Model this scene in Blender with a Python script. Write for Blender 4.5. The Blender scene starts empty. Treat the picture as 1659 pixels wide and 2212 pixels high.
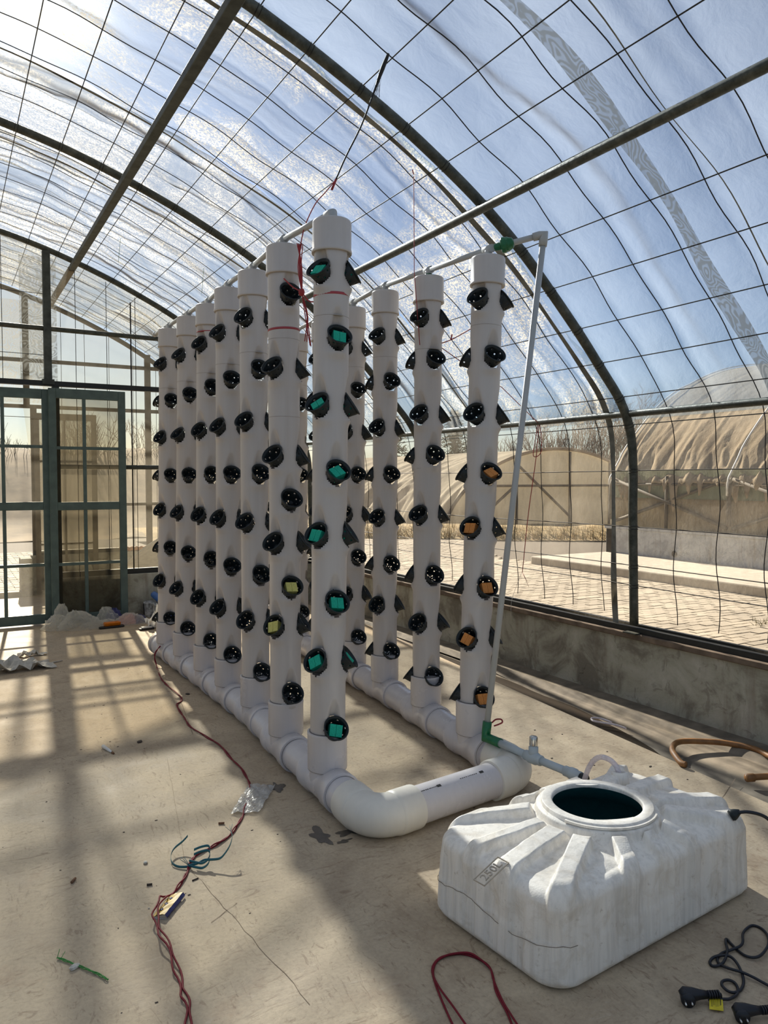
import bpy, bmesh, math, random
import numpy as np
from mathutils import Vector, Matrix

# ------------------------------------------------------------------ camera, sky, sun, exposure
scene = bpy.context.scene
COL = scene.collection
cam_d = bpy.data.cameras.new('camera')
cam = bpy.data.objects.new('camera', cam_d); COL.objects.link(cam)
scene.camera = cam
cam_d.sensor_fit = 'VERTICAL'
cam_d.sensor_height = 36.0
cam_d.lens = 1665.0 / 2212.0 * 36.0
cam_d.clip_start = 0.05; cam_d.clip_end = 400
cam.location = (0, 0, 1.45)
cam.rotation_euler = (math.radians(90) - math.atan(71.0 / 1665.0), 0, -math.radians(29.7))

SUN_EL, SUN_AZ = math.radians(29.6), math.radians(5.7)      # azimuth clockwise from +Y
world = bpy.data.worlds.new('world'); scene.world = world
world.use_nodes = True
wn = world.node_tree.nodes; wl = world.node_tree.links
bg = wn['Background']
sky = wn.new('ShaderNodeTexSky'); sky.sky_type = 'NISHITA'
sky.sun_disc = False
sky.sun_elevation = SUN_EL; sky.sun_rotation = SUN_AZ
sky.altitude = 50; sky.air_density = 1.0; sky.dust_density = 0.7; sky.ozone_density = 2.5
skm = wn.new('ShaderNodeMix'); skm.data_type = 'RGBA'; skm.blend_type = 'MULTIPLY'; skm.inputs['Factor'].default_value = 1.0
skm.inputs[7].default_value = (.84, .97, 1.16, 1)
wl.new(sky.outputs[0], skm.inputs[6])
# hazy aureole round the sun
wtc = wn.new('ShaderNodeTexCoord'); dt = wn.new('ShaderNodeVectorMath'); dt.operation = 'DOT_PRODUCT'
dt.inputs[1].default_value = (math.sin(SUN_AZ)*math.cos(SUN_EL), math.cos(SUN_AZ)*math.cos(SUN_EL), math.sin(SUN_EL))
wl.new(wtc.outputs['Generated'], dt.inputs[0])
pw_ = wn.new('ShaderNodeMath'); pw_.operation = 'POWER'; pw_.inputs[1].default_value = 420; pw_.use_clamp = True
wl.new(dt.outputs['Value'], pw_.inputs[0])
sc_ = wn.new('ShaderNodeMix'); sc_.data_type = 'RGBA'; sc_.inputs[6].default_value = (0, 0, 0, 1); sc_.inputs[7].default_value = (26, 22, 15, 1)
wl.new(pw_.outputs[0], sc_.inputs['Factor'])
ad_ = wn.new('ShaderNodeMix'); ad_.data_type = 'RGBA'; ad_.blend_type = 'ADD'; ad_.inputs['Factor'].default_value = 1.0
wl.new(skm.outputs[2], ad_.inputs[6]); wl.new(sc_.outputs[2], ad_.inputs[7])
wl.new(ad_.outputs[2], bg.inputs[0])
bg.inputs[1].default_value = 0.082

sun_d = bpy.data.lights.new('sun', 'SUN'); sun = bpy.data.objects.new('sun', sun_d); COL.objects.link(sun)
sun_d.energy = 14.5; sun_d.angle = math.radians(1.1); sun_d.color = (1.0, 0.93, 0.82)
sd = Vector((math.sin(SUN_AZ) * math.cos(SUN_EL), math.cos(SUN_AZ) * math.cos(SUN_EL), math.sin(SUN_EL)))
sun.rotation_euler = sd.to_track_quat('Z', 'Y').to_euler()
sun.location = (2, 9, 7)

vs = scene.view_settings
vs.view_transform = 'Standard'; vs.look = 'None'; vs.gamma = 1.0; vs.use_curve_mapping = False
vs.exposure = 0.0
scene.display_settings.display_device = 'sRGB'
cy = scene.cycles
cy.max_bounces = 10; cy.diffuse_bounces = 4; cy.glossy_bounces = 3; cy.transmission_bounces = 6
cy.transparent_max_bounces = 24
cy.caustics_reflective = False; cy.caustics_refractive = False
cy.sample_clamp_indirect = 6.0

RND = random.Random(7)

# ------------------------------------------------------------------ mesh helpers
class MB:
    def __init__(s): s.v = []; s.f = []; s.m = []; s.sm = []
    def add(s, verts, faces, mat=0, smooth=False):
        b = len(s.v); s.v.extend([tuple(map(float, v)) for v in verts])
        s.f.extend([tuple(b + i for i in f) for f in faces])
        s.m.extend([mat] * len(faces)); s.sm.extend([smooth] * len(faces)); return b
    def box(s, x0, x1, y0, y1, z0, z1, mat=0):
        v = [(x0,y0,z0),(x1,y0,z0),(x1,y1,z0),(x0,y1,z0),(x0,y0,z1),(x1,y0,z1),(x1,y1,z1),(x0,y1,z1)]
        s.add(v, [(0,3,2,1),(4,5,6,7),(0,1,5,4),(1,2,6,5),(2,3,7,6),(3,0,4,7)], mat)
    def obox(s, c, ax, ay, az, mat=0):
        c, ax, ay, az = map(Vector, (c, ax, ay, az))
        v = [c + sx*ax + sy*ay + sz*az for sz in (-1,1) for sx, sy in ((-1,-1),(1,-1),(1,1),(-1,1))]
        s.add(v, [(0,3,2,1),(4,5,6,7),(0,1,5,4),(1,2,6,5),(2,3,7,6),(3,0,4,7)], mat)
    def tube(s, pts, r, n=10, mat=0, closed=False, caps=True, flat=None):
        pts = [Vector(p) for p in pts]; N = len(pts)
        rr = r if isinstance(r, (list, tuple)) else [r] * N
        tang = []
        for i in range(N):
            a = pts[i-1] if (i > 0 or closed) else pts[i]
            b = pts[(i+1) % N] if (i < N-1 or closed) else pts[i]
            t = (b - a); tang.append(t.normalized() if t.length > 1e-9 else Vector((0,0,1)))
        up = Vector((0,0,1)) if abs(tang[0].z) < .9 else Vector((1,0,0))
        u = tang[0].cross(up).normalized(); vv = []
        for i in range(N):
            u = (u - tang[i] * u.dot(tang[i]))
            u = u.normalized() if u.length > 1e-6 else tang[i].orthogonal().normalized()
            w = tang[i].cross(u)
            for k in range(n):
                a = 2*math.pi*k/n
                fl = flat if flat else 1.0
                vv.append(pts[i] + u*(rr[i]*math.cos(a)) + w*(rr[i]*fl*math.sin(a)))
        ff = []
        for i in range(N if closed else N-1):
            j = (i+1) % N
            for k in range(n):
                k2 = (k+1) % n
                ff.append((i*n+k, i*n+k2, j*n+k2, j*n+k))
        if caps and not closed:
            ff.append(tuple(reversed(range(n)))); ff.append(tuple((N-1)*n+k for k in range(n)))
        s.add(vv, ff, mat, True)
    def lathe(s, prof, o=(0,0,0), axis=(0,0,1), n=24, mat=0, smooth=True, caps=True):
        ax = Vector(axis).normalized(); u = ax.orthogonal().normalized(); w = ax.cross(u); o = Vector(o)
        vv = []; ff = []; L = len(prof)
        for r, h in prof:
            for k in range(n):
                a = 2*math.pi*k/n
                vv.append(o + ax*h + u*(r*math.cos(a)) + w*(r*math.sin(a)))
        for i in range(L-1):
            for k in range(n):
                k2 = (k+1) % n
                ff.append((i*n+k, i*n+k2, (i+1)*n+k2, (i+1)*n+k))
        if caps and prof[0][0] > 1e-6: ff.append(tuple(reversed(range(n))))
        if caps and prof[-1][0] > 1e-6: ff.append(tuple((L-1)*n+k for k in range(n)))
        s.add(vv, ff, mat, smooth)
    def grid(s, P, mat=0, smooth=True, closed_u=False):
        nu, nv = P.shape[0], P.shape[1]
        idx = np.arange(nu*nv).reshape(nu, nv)
        a = idx if not closed_u else np.vstack([idx, idx[:1]])
        q = np.stack([a[:-1,:-1], a[1:,:-1], a[1:,1:], a[:-1,1:]], -1).reshape(-1, 4)
        s.add(P.reshape(-1, 3).tolist(), [tuple(x) for x in q.tolist()], mat, smooth)
    def mesh(s, name, mats, o=(0,0,0)):
        me = bpy.data.meshes.new(name)
        v = [(a-o[0], b-o[1], c-o[2]) for a, b, c in s.v]
        me.from_pydata(v, [], s.f)
        for m in (mats if isinstance(mats, (list, tuple)) else [mats]): me.materials.append(m)
        me.polygons.foreach_set('material_index', s.m)
        me.polygons.foreach_set('use_smooth', s.sm)
        me.update(); return me

WLOC = {}
def link(o, parent=None, w=(0,0,0)):
    COL.objects.link(o)
    if parent is not None:
        o.parent = parent; pw = WLOC[parent.name]
        o.location = (w[0]-pw[0], w[1]-pw[1], w[2]-pw[2])
    else:
        o.location = w
    WLOC[o.name] = tuple(w); return o
def obj(name, mb, mats, parent=None, origin=None, auto=None):
    w = origin if origin is not None else (WLOC[parent.name] if parent is not None else (0,0,0))
    me = mb.mesh(name, mats, w)
    o = bpy.data.objects.new(name, me)
    link(o, parent, w)
    if auto:
        md = o.modifiers.new('edge', 'EDGE_SPLIT'); md.split_angle = math.radians(auto)
    return o
def thing(name, label, cat, loc=(0,0,0), group=None):
    o = bpy.data.objects.new(name, None); o.empty_display_size = .1
    link(o, None, loc); return tag(o, label, cat, group)
def tag(o, label, cat, group=None):
    o['label'] = label; o['category'] = cat
    if group: o['group'] = group
    return o
def struct(o): o['kind'] = 'structure'; return o
def bevel(o, w, seg=2):
    md = o.modifiers.new('bevel', 'BEVEL'); md.width = w; md.segments = seg; md.limit_method = 'ANGLE'
    for p in o.data.polygons: p.use_smooth = False
    return o
def smooth_path(pts, k=6, z=None):
    P = [Vector((p[0], p[1], p[2] if len(p) > 2 else (z or 0))) for p in pts]
    out = []
    for i in range(len(P)-1):
        p0 = P[max(i-1,0)]; p1 = P[i]; p2 = P[i+1]; p3 = P[min(i+2,len(P)-1)]
        for j in range(k):
            t = j/k
            out.append(0.5*((2*p1)+(-p0+p2)*t+(2*p0-5*p1+4*p2-p3)*t*t+(-p0+3*p1-3*p2+p3)*t**3))
    out.append(P[-1]); return out

# ------------------------------------------------------------------ materials
class NT:
    def __init__(s, name):
        s.m = bpy.data.materials.new(name); s.m.use_nodes = True
        s.t = s.m.node_tree; s.n = s.t.nodes; s.l = s.t.links
        s.n.clear(); s.out = s.n.new('ShaderNodeOutputMaterial')
        s.co = None
    def node(s, typ, **kw):
        x = s.n.new(typ)
        for k, v in kw.items():
            if k.startswith('_'): setattr(x, k[1:], v)
            else: x.inputs[k.replace('__', ' ')].default_value = v
        return x
    def pos(s, scale=(1,1,1), obj=False):
        tc = s.n.new('ShaderNodeTexCoord') if obj else s.n.new('ShaderNodeNewGeometry')
        mp = s.n.new('ShaderNodeMapping'); mp.inputs['Scale'].default_value = scale
        s.l.new(tc.outputs['Object' if obj else 'Position'], mp.inputs[0]); return mp.outputs[0]
    def noise(s, vec, scale, detail=4, rough=.55, dist=0):
        x = s.node('ShaderNodeTexNoise', Scale=scale, Detail=detail, Roughness=rough, Distortion=dist)
        s.l.new(vec, x.inputs['Vector']); return x.outputs['Fac']
    def ramp(s, fac, stops):
        x = s.n.new('ShaderNodeValToRGB'); e = x.color_ramp.elements
        while len(e) < len(stops): e.new(0.5)
        for el, (p, c) in zip(e, stops):
            el.position = p; el.color = (c, c, c, 1) if isinstance(c, (int, float)) else (*c, 1)
        s.l.new(fac, x.inputs[0]); return x.outputs[0]
    def mix(s, fac, a, b, mode='MIX'):
        x = s.n.new('ShaderNodeMix'); x.data_type = 'RGBA'; x.blend_type = mode
        for sock, v in ((x.inputs['Factor'], fac), (x.inputs[6], a), (x.inputs[7], b)):
            if hasattr(v, 'is_output') or isinstance(v, bpy.types.NodeSocket): s.l.new(v, sock)
            elif isinstance(v, (int, float)): sock.default_value = v
            else: sock.default_value = (*v, 1)
        return x.outputs[2]
    def math(s, op, a, b=0.0):
        x = s.n.new('ShaderNodeMath'); x.operation = op
        for sock, v in ((x.inputs[0], a), (x.inputs[1], b)):
            if isinstance(v, bpy.types.NodeSocket): s.l.new(v, sock)
            else: sock.default_value = v
        return x.outputs[0]
    def bump(s, h, strength=.3, dist=.01):
        x = s.node('ShaderNodeBump', Strength=strength, Distance=dist); s.l.new(h, x.inputs['Height']); return x.outputs[0]
    def bsdf(s, col, rough=.5, metal=0.0, normal=None, spec=.5, trans=None):
        p = s.n.new('ShaderNodeBsdfPrincipled')
        for sock, v in ((p.inputs['Base Color'], col), (p.inputs['Roughness'], rough), (p.inputs['Metallic'], metal)):
            if isinstance(v, bpy.types.NodeSocket): s.l.new(v, sock)
            elif isinstance(v, (int, float)): sock.default_value = v
            else: sock.default_value = (*v, 1)
        p.inputs['Specular IOR Level'].default_value = spec
        if normal is not None: s.l.new(normal, p.inputs['Normal'])
        return p
    def done(s, sh):
        s.l.new(sh.outputs[0] if hasattr(sh, 'outputs') else sh, s.out.inputs[0]); return s.m

def simple(name, col, rough=.5, metal=0, var=.12, scale=30, bump=.0, obj=True, spec=.5):
    t = NT(name); v = t.pos(obj=obj); n = t.noise(v, scale, 4)
    c2 = tuple(max(0, c*(1-var*1.6)) for c in col); c3 = tuple(min(1, c*(1+var)) for c in col)
    c = t.ramp(n, [(.3, c2), (.7, c3)])
    nb = t.bump(n, bump, .004) if bump else None
    return t.done(t.bsdf(c, rough, metal, nb, spec))

def m_floor():
    t = NT('trowelled_concrete'); v = t.pos()
    big = t.noise(v, .8, 5, .6); mid = t.noise(v, 3.4, 9, .68, .8); fine = t.noise(v, 70, 4, .6)
    c = t.ramp(mid, [(.3, (.36, .275, .185)), (.5, (.485, .385, .265)), (.7, (.60, .49, .345))])
    c = t.mix(t.ramp(big, [(.4, 0.0), (.7, .5)]), c, (.45, .385, .30))
    # trowel sweeps: thin curved brown strokes in patches
    sws = []
    for sc, sx, sy, ds in ((5, 1.0, 3.0, 3.2), (5.5, 3.0, 1.0, 3.6), (9, 1.4, 1.0, 4.6)):
        q = t.noise(t.pos((sx, sy, 1)), sc, 7, .72, ds); sws.append(q)
    msk = t.noise(v, 1.9, 4, .6, .6)
    s1 = t.math('MULTIPLY', t.ramp(sws[0], [(.36, 1.0), (.44, 0.0)]), t.ramp(msk, [(.40, 0.0), (.55, 1.0)]))
    s2 = t.math('MULTIPLY', t.ramp(sws[1], [(.36, 1.0), (.44, 0.0)]), t.ramp(msk, [(.45, 1.0), (.60, 0.0)]))
    s3 = t.ramp(sws[2], [(.34, .7), (.40, 0.0)])
    c = t.mix(t.math('MULTIPLY', t.math('MAXIMUM', t.math('MAXIMUM', s1, s2), s3), .6), c, (.21, .14, .09))
    s4 = t.ramp(sws[0], [(.60, 0.0), (.68, .35)]); c = t.mix(s4, c, (.62, .53, .42))
    rust = t.ramp(t.noise(v, 1.7, 6, .7, 1.5), [(.58, 0.0), (.75, .35)])
    c = t.mix(rust, c, (.34, .20, .12))
    c = t.mix(t.ramp(fine, [(.3, .25), (.6, 0.0)]), c, (.2, .16, .12))
    h = t.math('ADD', t.math('MULTIPLY', t.math('ADD', sws[0], sws[1]), .4), t.math('MULTIPLY', fine, .15))
    return t.done(t.bsdf(c, t.ramp(mid, [(.3, .62), (.7, .85)]), 0, t.bump(h, .35, .01), .3))
def m_wall(name='weathered_render', a=(.40,.385,.31), b=(.225,.205,.165), d=(.53,.51,.44)):
    t = NT(name); v = t.pos()
    n1 = t.noise(v, 3.2, 7, .65, .6); n2 = t.noise(v, 9, 6, .7, 1.0); n3 = t.noise(v, 45, 4, .6)
    c = t.ramp(n1, [(.38, b), (.5, a), (.68, d)])
    c = t.mix(t.ramp(n2, [(.56, 0.0), (.64, .6)]), c, b)
    st = t.noise(t.pos((6, 6, .7)), 2.0, 5, .6)
    c = t.mix(t.ramp(st, [(.52, 0.0), (.72, .5)]), c, (.2, .15, .11))
    vo = t.node('ShaderNodeTexVoronoi', _feature='DISTANCE_TO_EDGE', Scale=3.4)
    ad = t.node('ShaderNodeVectorMath', _operation='ADD'); nn = t.node('ShaderNodeTexNoise', Scale=5.0, Detail=5)
    t.l.new(v, nn.inputs['Vector']); t.l.new(v, ad.inputs[0])
    sc = t.node('ShaderNodeVectorMath', _operation='SCALE'); sc.inputs['Scale'].default_value = .35
    t.l.new(nn.outputs['Color'], sc.inputs[0]); t.l.new(sc.outputs[0], ad.inputs[1]); t.l.new(ad.outputs[0], vo.inputs['Vector'])
    cr = t.ramp(vo.outputs['Distance'], [(0.0, 1.0), (.012, 0.0)])
    msk = t.ramp(t.noise(v, 2.1, 3), [(.5, 0.0), (.58, 1.0)])
    cr = t.math('MULTIPLY', cr, msk)
    c = t.mix(t.math('MULTIPLY', cr, .6), c, (.09, .075, .06))
    c = t.mix(t.ramp(t.noise(v, 7, 8, .8, 1.6), [(.67, 0.0), (.71, .5)]), c, (.55, .55, .52))
    h = t.math('SUBTRACT', t.math('ADD', t.math('MULTIPLY', n3, .4), n2), t.math('MULTIPLY', cr, .8))
    return t.done(t.bsdf(c, .9, 0, t.bump(h, .4, .012), .2))
def m_steel():
    t = NT('galvanised_tube'); v = t.pos(); n = t.noise(t.pos((18, 18, 18)), 1.0, 5, .7); n2 = t.noise(v, 55, 4)
    c = t.ramp(n, [(.35, (.035, .04, .032)), (.55, (.07, .075, .062)), (.75, (.13, .13, .105))])
    c = t.mix(t.ramp(t.noise(v, 6, 5, .7), [(.6, 0.0), (.75, .6)]), c, (.16, .12, .08))
    return t.done(t.bsdf(c, t.ramp(n2, [(.3, .45), (.7, .7)]), .25, t.bump(n2, .15, .003)))
def m_pvc(name, col, dirt=.3, rough=.28):
    t = NT(name); v = t.pos(); n = t.noise(v, 3, 5, .6); s = t.noise(t.pos((30, 30, 1.2)), 1.5, 5, .6); f = t.noise(v, 40, 5, .7)
    c = t.mix(t.math('MULTIPLY', t.ramp(s, [(.35, 1.0), (.6, 0.0)]), .18), col, tuple(x*.8 for x in col))
    c = t.mix(t.math('MULTIPLY', t.ramp(n, [(.5, 0.0), (.75, 1.0)]), dirt), c, tuple(x*y for x, y in zip(col, (.84, .77, .69))))
    c = t.mix(t.ramp(f, [(.68, 0.0), (.74, dirt)]), c, (.42, .36, .3))
    return t.done(t.bsdf(c, t.ramp(n, [(.3, rough), (.7, rough+.12)]), 0, t.bump(n, .04, .01), .5))
def m_tank():
    t = NT('rotomoulded_plastic'); v = t.pos(); f = t.noise(v, 160, 3, .6); n = t.noise(v, 9, 7, .7, .8)
    s = t.noise(t.pos((26, 26, 1.6)), 1.3, 6, .65); g = t.noise(v, 26, 6, .75)
    c = t.mix(t.ramp(n, [(.5, 0.0), (.74, .75)]), (.90, .85, .77), (.58, .49, .37))
    c = t.mix(t.math('MULTIPLY', t.ramp(s, [(.36, 1.0), (.55, 0.0)]), .45), c, (.55, .52, .47))
    c = t.mix(t.math('MULTIPLY', t.ramp(g, [(.6, 0.0), (.72, 1.0)]), .55), c, (.35, .28, .2))
    return t.done(t.bsdf(c, .5, 0, t.bump(t.math('ADD', f, t.math('MULTIPLY', n, .6)), .22, .004), .4))
def m_film(name, lo, hi, tint, tr_col, speck=0.0, dust=.0, bmp=.3):
    # woven plastic sheet: part of the light goes straight through, part is scattered
    t = NT(name); v = t.pos()
    tr = t.node('ShaderNodeBsdfTransparent'); tr.inputs[0].default_value = (*tint, 1)
    tl = t.node('ShaderNodeBsdfTranslucent'); df = t.node('ShaderNodeBsdfDiffuse')
    soft = t.noise(v, 1.4, 5, .6, .5); weave = t.noise(v, 190, 2, .6)
    fac = t.ramp(t.math('ADD', t.math('MULTIPLY', soft, .75), t.math('MULTIPLY', weave, .25)), [(.35, lo), (.65, hi)])
    if speck:
        patch = t.ramp(t.noise(v, 1.1, 6, .68, .6), [(.40, 0.0), (.54, 1.0)])
        sp = t.ramp(t.noise(v, 75, 4, .75), [(.42, 0.0), (.6, 1.0)])
        spk = t.math('MULTIPLY', patch, sp); fac = t.math('ADD', fac, t.math('MULTIPLY', spk, speck))
    dirtn = t.ramp(t.noise(v, 3.1, 7, .7, 1.0), [(.5, 0.0), (.8, 1.0)])
    col = t.mix(t.math('MULTIPLY', dirtn, dust), tr_col, tuple(x*y for x, y in zip(tr_col, (.72, .62, .48))))
    if speck: col = t.mix(spk, col, (.80, .73, .57))
    # fold lines painted darker as crease shading, and denser where plies gather
    at = t.n.new('ShaderNodeAttribute'); at.attribute_name = 'ply_shade'
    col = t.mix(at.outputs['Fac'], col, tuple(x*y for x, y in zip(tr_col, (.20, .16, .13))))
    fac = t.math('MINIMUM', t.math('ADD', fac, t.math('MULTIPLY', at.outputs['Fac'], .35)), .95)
    t.l.new(col, tl.inputs[0]); t.l.new(col, df.inputs[0])
    bp = t.bump(t.noise(v, 7, 6, .58, .4), bmp, .03); t.l.new(bp, tl.inputs['Normal']); t.l.new(bp, df.inputs['Normal'])
    ms = t.n.new('ShaderNodeMixShader'); ms.inputs[0].default_value = .3
    t.l.new(tl.outputs[0], ms.inputs[1]); t.l.new(df.outputs[0], ms.inputs[2])
    m2 = t.n.new('ShaderNodeMixShader')
    t.l.new(fac, m2.inputs[0]); t.l.new(tr.outputs[0], m2.inputs[1]); t.l.new(ms.outputs[0], m2.inputs[2])
    return t.done(m2)
def m_cover(name, col, var, sc, k):
    # cover cloth that lets some sun glow through
    t = NT(name); v = t.pos(); n = t.noise(v, sc, 6, .65); n2 = t.noise(t.pos((1, 1, .35)), 6, 6, .7)
    c = t.ramp(n, [(.3, tuple(x*(1-var) for x in col)), (.7, tuple(min(1, x*(1+var)) for x in col))])
    c = t.mix(t.ramp(n2, [(.5, 0.0), (.75, .5)]), c, tuple(x*.7 for x in col))
    d = t.node('ShaderNodeBsdfDiffuse'); l = t.node('ShaderNodeBsdfTranslucent'); t.l.new(c, d.inputs[0]); t.l.new(c, l.inputs[0])
    bp = t.bump(n2, .4, .05); t.l.new(bp, d.inputs['Normal']); t.l.new(bp, l.inputs['Normal'])
    m = t.n.new('ShaderNodeMixShader'); m.inputs[0].default_value = k; t.l.new(d.outputs[0], m.inputs[1]); t.l.new(l.outputs[0], m.inputs[2])
    return t.done(m)
def m_net(name, lo, hi, scale, tint, col):
    # two plies of fine insect mesh: wavy denser and thinner bands where the plies cross
    t = NT(name); v = t.pos()
    nz_ = t.noise(t.pos((1, 1.6, 1)), scale, 2, .4, .3)
    fac = t.ramp(t.math('MULTIPLY', t.math('ADD', t.math('SINE', t.math('MULTIPLY', nz_, 95.0)), 1.0), .5), [(.25, lo), (.75, hi)])
    tr = t.node('ShaderNodeBsdfTransparent'); tr.inputs[0].default_value = (*tint, 1)
    df = t.node('ShaderNodeBsdfDiffuse'); df.inputs[0].default_value = (*col, 1)
    tl = t.node('ShaderNodeBsdfTranslucent'); tl.inputs[0].default_value = (*col, 1)
    a = t.n.new('ShaderNodeMixShader'); a.inputs[0].default_value = .5
    t.l.new(df.outputs[0], a.inputs[1]); t.l.new(tl.outputs[0], a.inputs[2])
    m = t.n.new('ShaderNodeMixShader'); t.l.new(fac, m.inputs[0]); t.l.new(tr.outputs[0], m.inputs[1]); t.l.new(a.outputs[0], m.inputs[2])
    return t.done(m)
def m_glassy(name, tint, op, col, rough=.15, sc=24):
    t = NT(name); v = t.pos(); n = t.noise(v, sc, 5, .6, 1.0)
    tr = t.node('ShaderNodeBsdfTransparent'); tr.inputs[0].default_value = (*tint, 1)
    p = t.bsdf(col, rough, 0, t.bump(n, .5, .01), .7)
    fac = t.ramp(n, [(.35, op*.7), (.65, min(1, op*1.4))])
    m = t.n.new('ShaderNodeMixShader'); t.l.new(fac, m.inputs[0]); t.l.new(tr.outputs[0], m.inputs[1]); t.l.new(p.outputs[0], m.inputs[2])
    return t.done(m)

M = dict(
 floor=m_floor(), wall=m_wall(), wall_out=m_wall('grey_cement_wall', (.56,.57,.57), (.42,.43,.43), (.68,.68,.67)),
 steel=m_steel(), wire=simple('dark_wire', (.025,.024,.024), .6, .3), channel=simple('black_channel', (.02,.022,.022), .5, .2),
 pvc=m_pvc('white_pvc', (.53,.495,.475)), pvc_low=m_pvc('lilac_white_pvc', (.61,.585,.595), .25, .22), cream=m_pvc('cream_pvc', (.72,.69,.62), .28, .35),
 ppr=m_pvc('pale_grey_pipe', (.42,.43,.43), .2, .4), ppr_feed=m_pvc('blue_grey_pipe', (.44,.50,.53), .3, .4),
 green=simple('green_fitting', (.005,.13,.045), .35), blackp=simple('black_plastic', (.004,.010,.013), .55, 0, .2, 60, .05),
 sp_green=simple('green_foam', (.01,.40,.26), .95, 0, .12, 120, .3), sp_yellow=simple('yellow_foam', (.62,.57,.17), .95, 0, .12, 120, .3),
 sp_orange=simple('orange_foam', (.62,.24,.06), .95, 0, .12, 120, .3),
 tank=m_tank(), water=simple('dark_water', (.001,.014,.017), .25, 0, .1, spec=.25), tape=simple('red_tape', (.36,.045,.06), .5),
 red=simple('red_wire', (.19,.008,.02), .6, spec=.25), redrope=simple('red_twine', (.33,.03,.035), .7), seam=simple('grey_seam', (.40,.36,.33), .6), dseam=simple('dirty_seam', (.13,.11,.095), .8),
 door=simple('green_grey_paint', (.075,.115,.105), .5, 0, .15, 12), post=simple('weathered_steel', (.06,.068,.06), .6, .2, .3, 14, .1),
 far=simple('brown_steel', (.15,.125,.085), .7, 0, .2, 10),
 film=m_film('woven_film', .50, .58, (.82,.93,1.0), (.36,.415,.48), .0, .12, .22),
 film2=m_film('dusty_woven_film', .48, .58, (.82,.91,1.0), (.27,.31,.365), .42, .3, .35),
 film3=m_film('creased_woven_film', .52, .64, (.84,.91,.96), (.23,.25,.26), .06, .4, .35),
 side=m_film('clear_side_film', .14, .24, (.95,.92,.86), (.74,.64,.50), .05, .4),
 gnet=m_film('gable_net', .12, .2, (.88,.86,.80), (.38,.35,.29), .0, .3),
 dnet=m_film('door_net', .30, .38, (.66,.64,.58), (.13,.115,.085), .0, .3),
 strip=m_net('moire_net', .45, .85, 5.5, (.75,.78,.82), (.25,.26,.27)), gstrip=m_net('moire_net_pale', .12, .55, 5, (.9,.9,.9), (.42,.42,.4)),
 lap=simple('film_lap_strip', (.19,.195,.175), .7, 0, .35, 9),
 hose=simple('brown_hose', (.27,.125,.04), .55, 0, .25, 16, .2), blackcord=simple('black_cord', (.008,.01,.016), .4),
 metal=simple('bright_steel', (.6,.6,.58), .25, .9), yellow=simple('yellow_label', (.75,.6,.02), .5), ink=simple('black_ink', (.02,.02,.02), .6),
 teal=simple('teal_strap', (.02,.14,.17), .45), wrap=simple('yellow_foil', (.50,.31,.02), .5, 0, .2, 40), navy=simple('navy_foil', (.03,.035,.14), .35),
 silver=simple('silver_foil', (.55,.55,.53), .3, .6), gstring=simple('green_twine', (.05,.25,.05), .8), stone=simple('pale_stone', (.6,.57,.5), .9, 0, .2, 60, .3),
 butt=simple('brown_scrap', (.2,.1,.05), .8), darkchip=simple('dark_scrap', (.05,.035,.025), .8), paper=simple('crumpled_paper', (.55,.53,.48), .8, 0, .2, 20, .2),
 bag=m_film('clear_bag', .34, .62, (.95,.95,.94), (.90,.89,.84), 0, .1, .8), flatbag=m_glassy('clear_film_bag', (.95,.95,.95), .38, (.72,.71,.68), .15), tube=m_glassy('clear_hose', (.95,.9,.92), .55, (.8,.75,.77), .2),
 orange=simple('orange_plastic', (.75,.2,.01), .4), blue=m_glassy('blue_plastic', (.05,.2,.7), .75, (.01,.06,.5), .2), bluesolid=simple('blue_cap', (.015,.05,.3), .4),
 gbottle=m_glassy('green_plastic', (.1,.5,.1), .75, (.02,.2,.04), .25), pot=simple('stained_white_pot', (.5,.5,.5), .6, 0, .5, 22), whitecap=simple('white_plastic', (.75,.74,.7), .4),
 label=simple('blue_print', (.06,.15,.4), .4), shoe=simple('black_rubber', (.015,.014,.014), .6), cloth=simple('white_cloth', (.75,.73,.68), .9, 0, .1, 18, .2),
 wet=simple('wet_patch', (.10,.085,.07), .2), kerb=simple('pale_concrete', (.50,.445,.36), .9, 0, .12, 8, .1), brick=simple('pale_paver', (.44,.375,.285), .9, 0, .16, 2.2, .1, False),
 joint=simple('paver_joint', (.12,.095,.065), .95, 0, .2, 20, 0, False), soil=simple('dry_soil', (.27,.205,.125), .95, 0, .3, 1.3, .3, False), drygrass=simple('dry_grass', (.40,.29,.13), .95, 0, .3, 9, .4, False),
 greengrass=simple('verge_grass', (.16,.15,.06), .95, 0, .3, 6, .4, False), tarp=m_cover('tan_tarpaulin', (.46,.38,.275), .16, 2.6, .35), tarp2=m_cover('cream_tarpaulin', (.80,.73,.59), .1, 1.2, .55),
 sidenet=m_cover('tan_net', (.30,.245,.16), .12, 2, .35), sideg=m_cover('green_net', (.25,.28,.20), .12, 2, .35), brace=simple('shaded_brace', (.09,.075,.055), .8), whiterope=simple('white_strap', (.72,.70,.64), .6),
 bark=simple('bare_bark', (.20,.155,.12), .95, 0, .2, 8, 0, False), needle=simple('dark_needles', (.10,.12,.07), .95, 0, .3, 8, 0, False), weed=simple('dry_weed', (.25,.22,.08), .9), pink=simple('pink_bag', (.6,.28,.25), .5), rope=simple('orange_rope', (.42,.2,.08), .8, 0, .3, 20),
)

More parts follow.
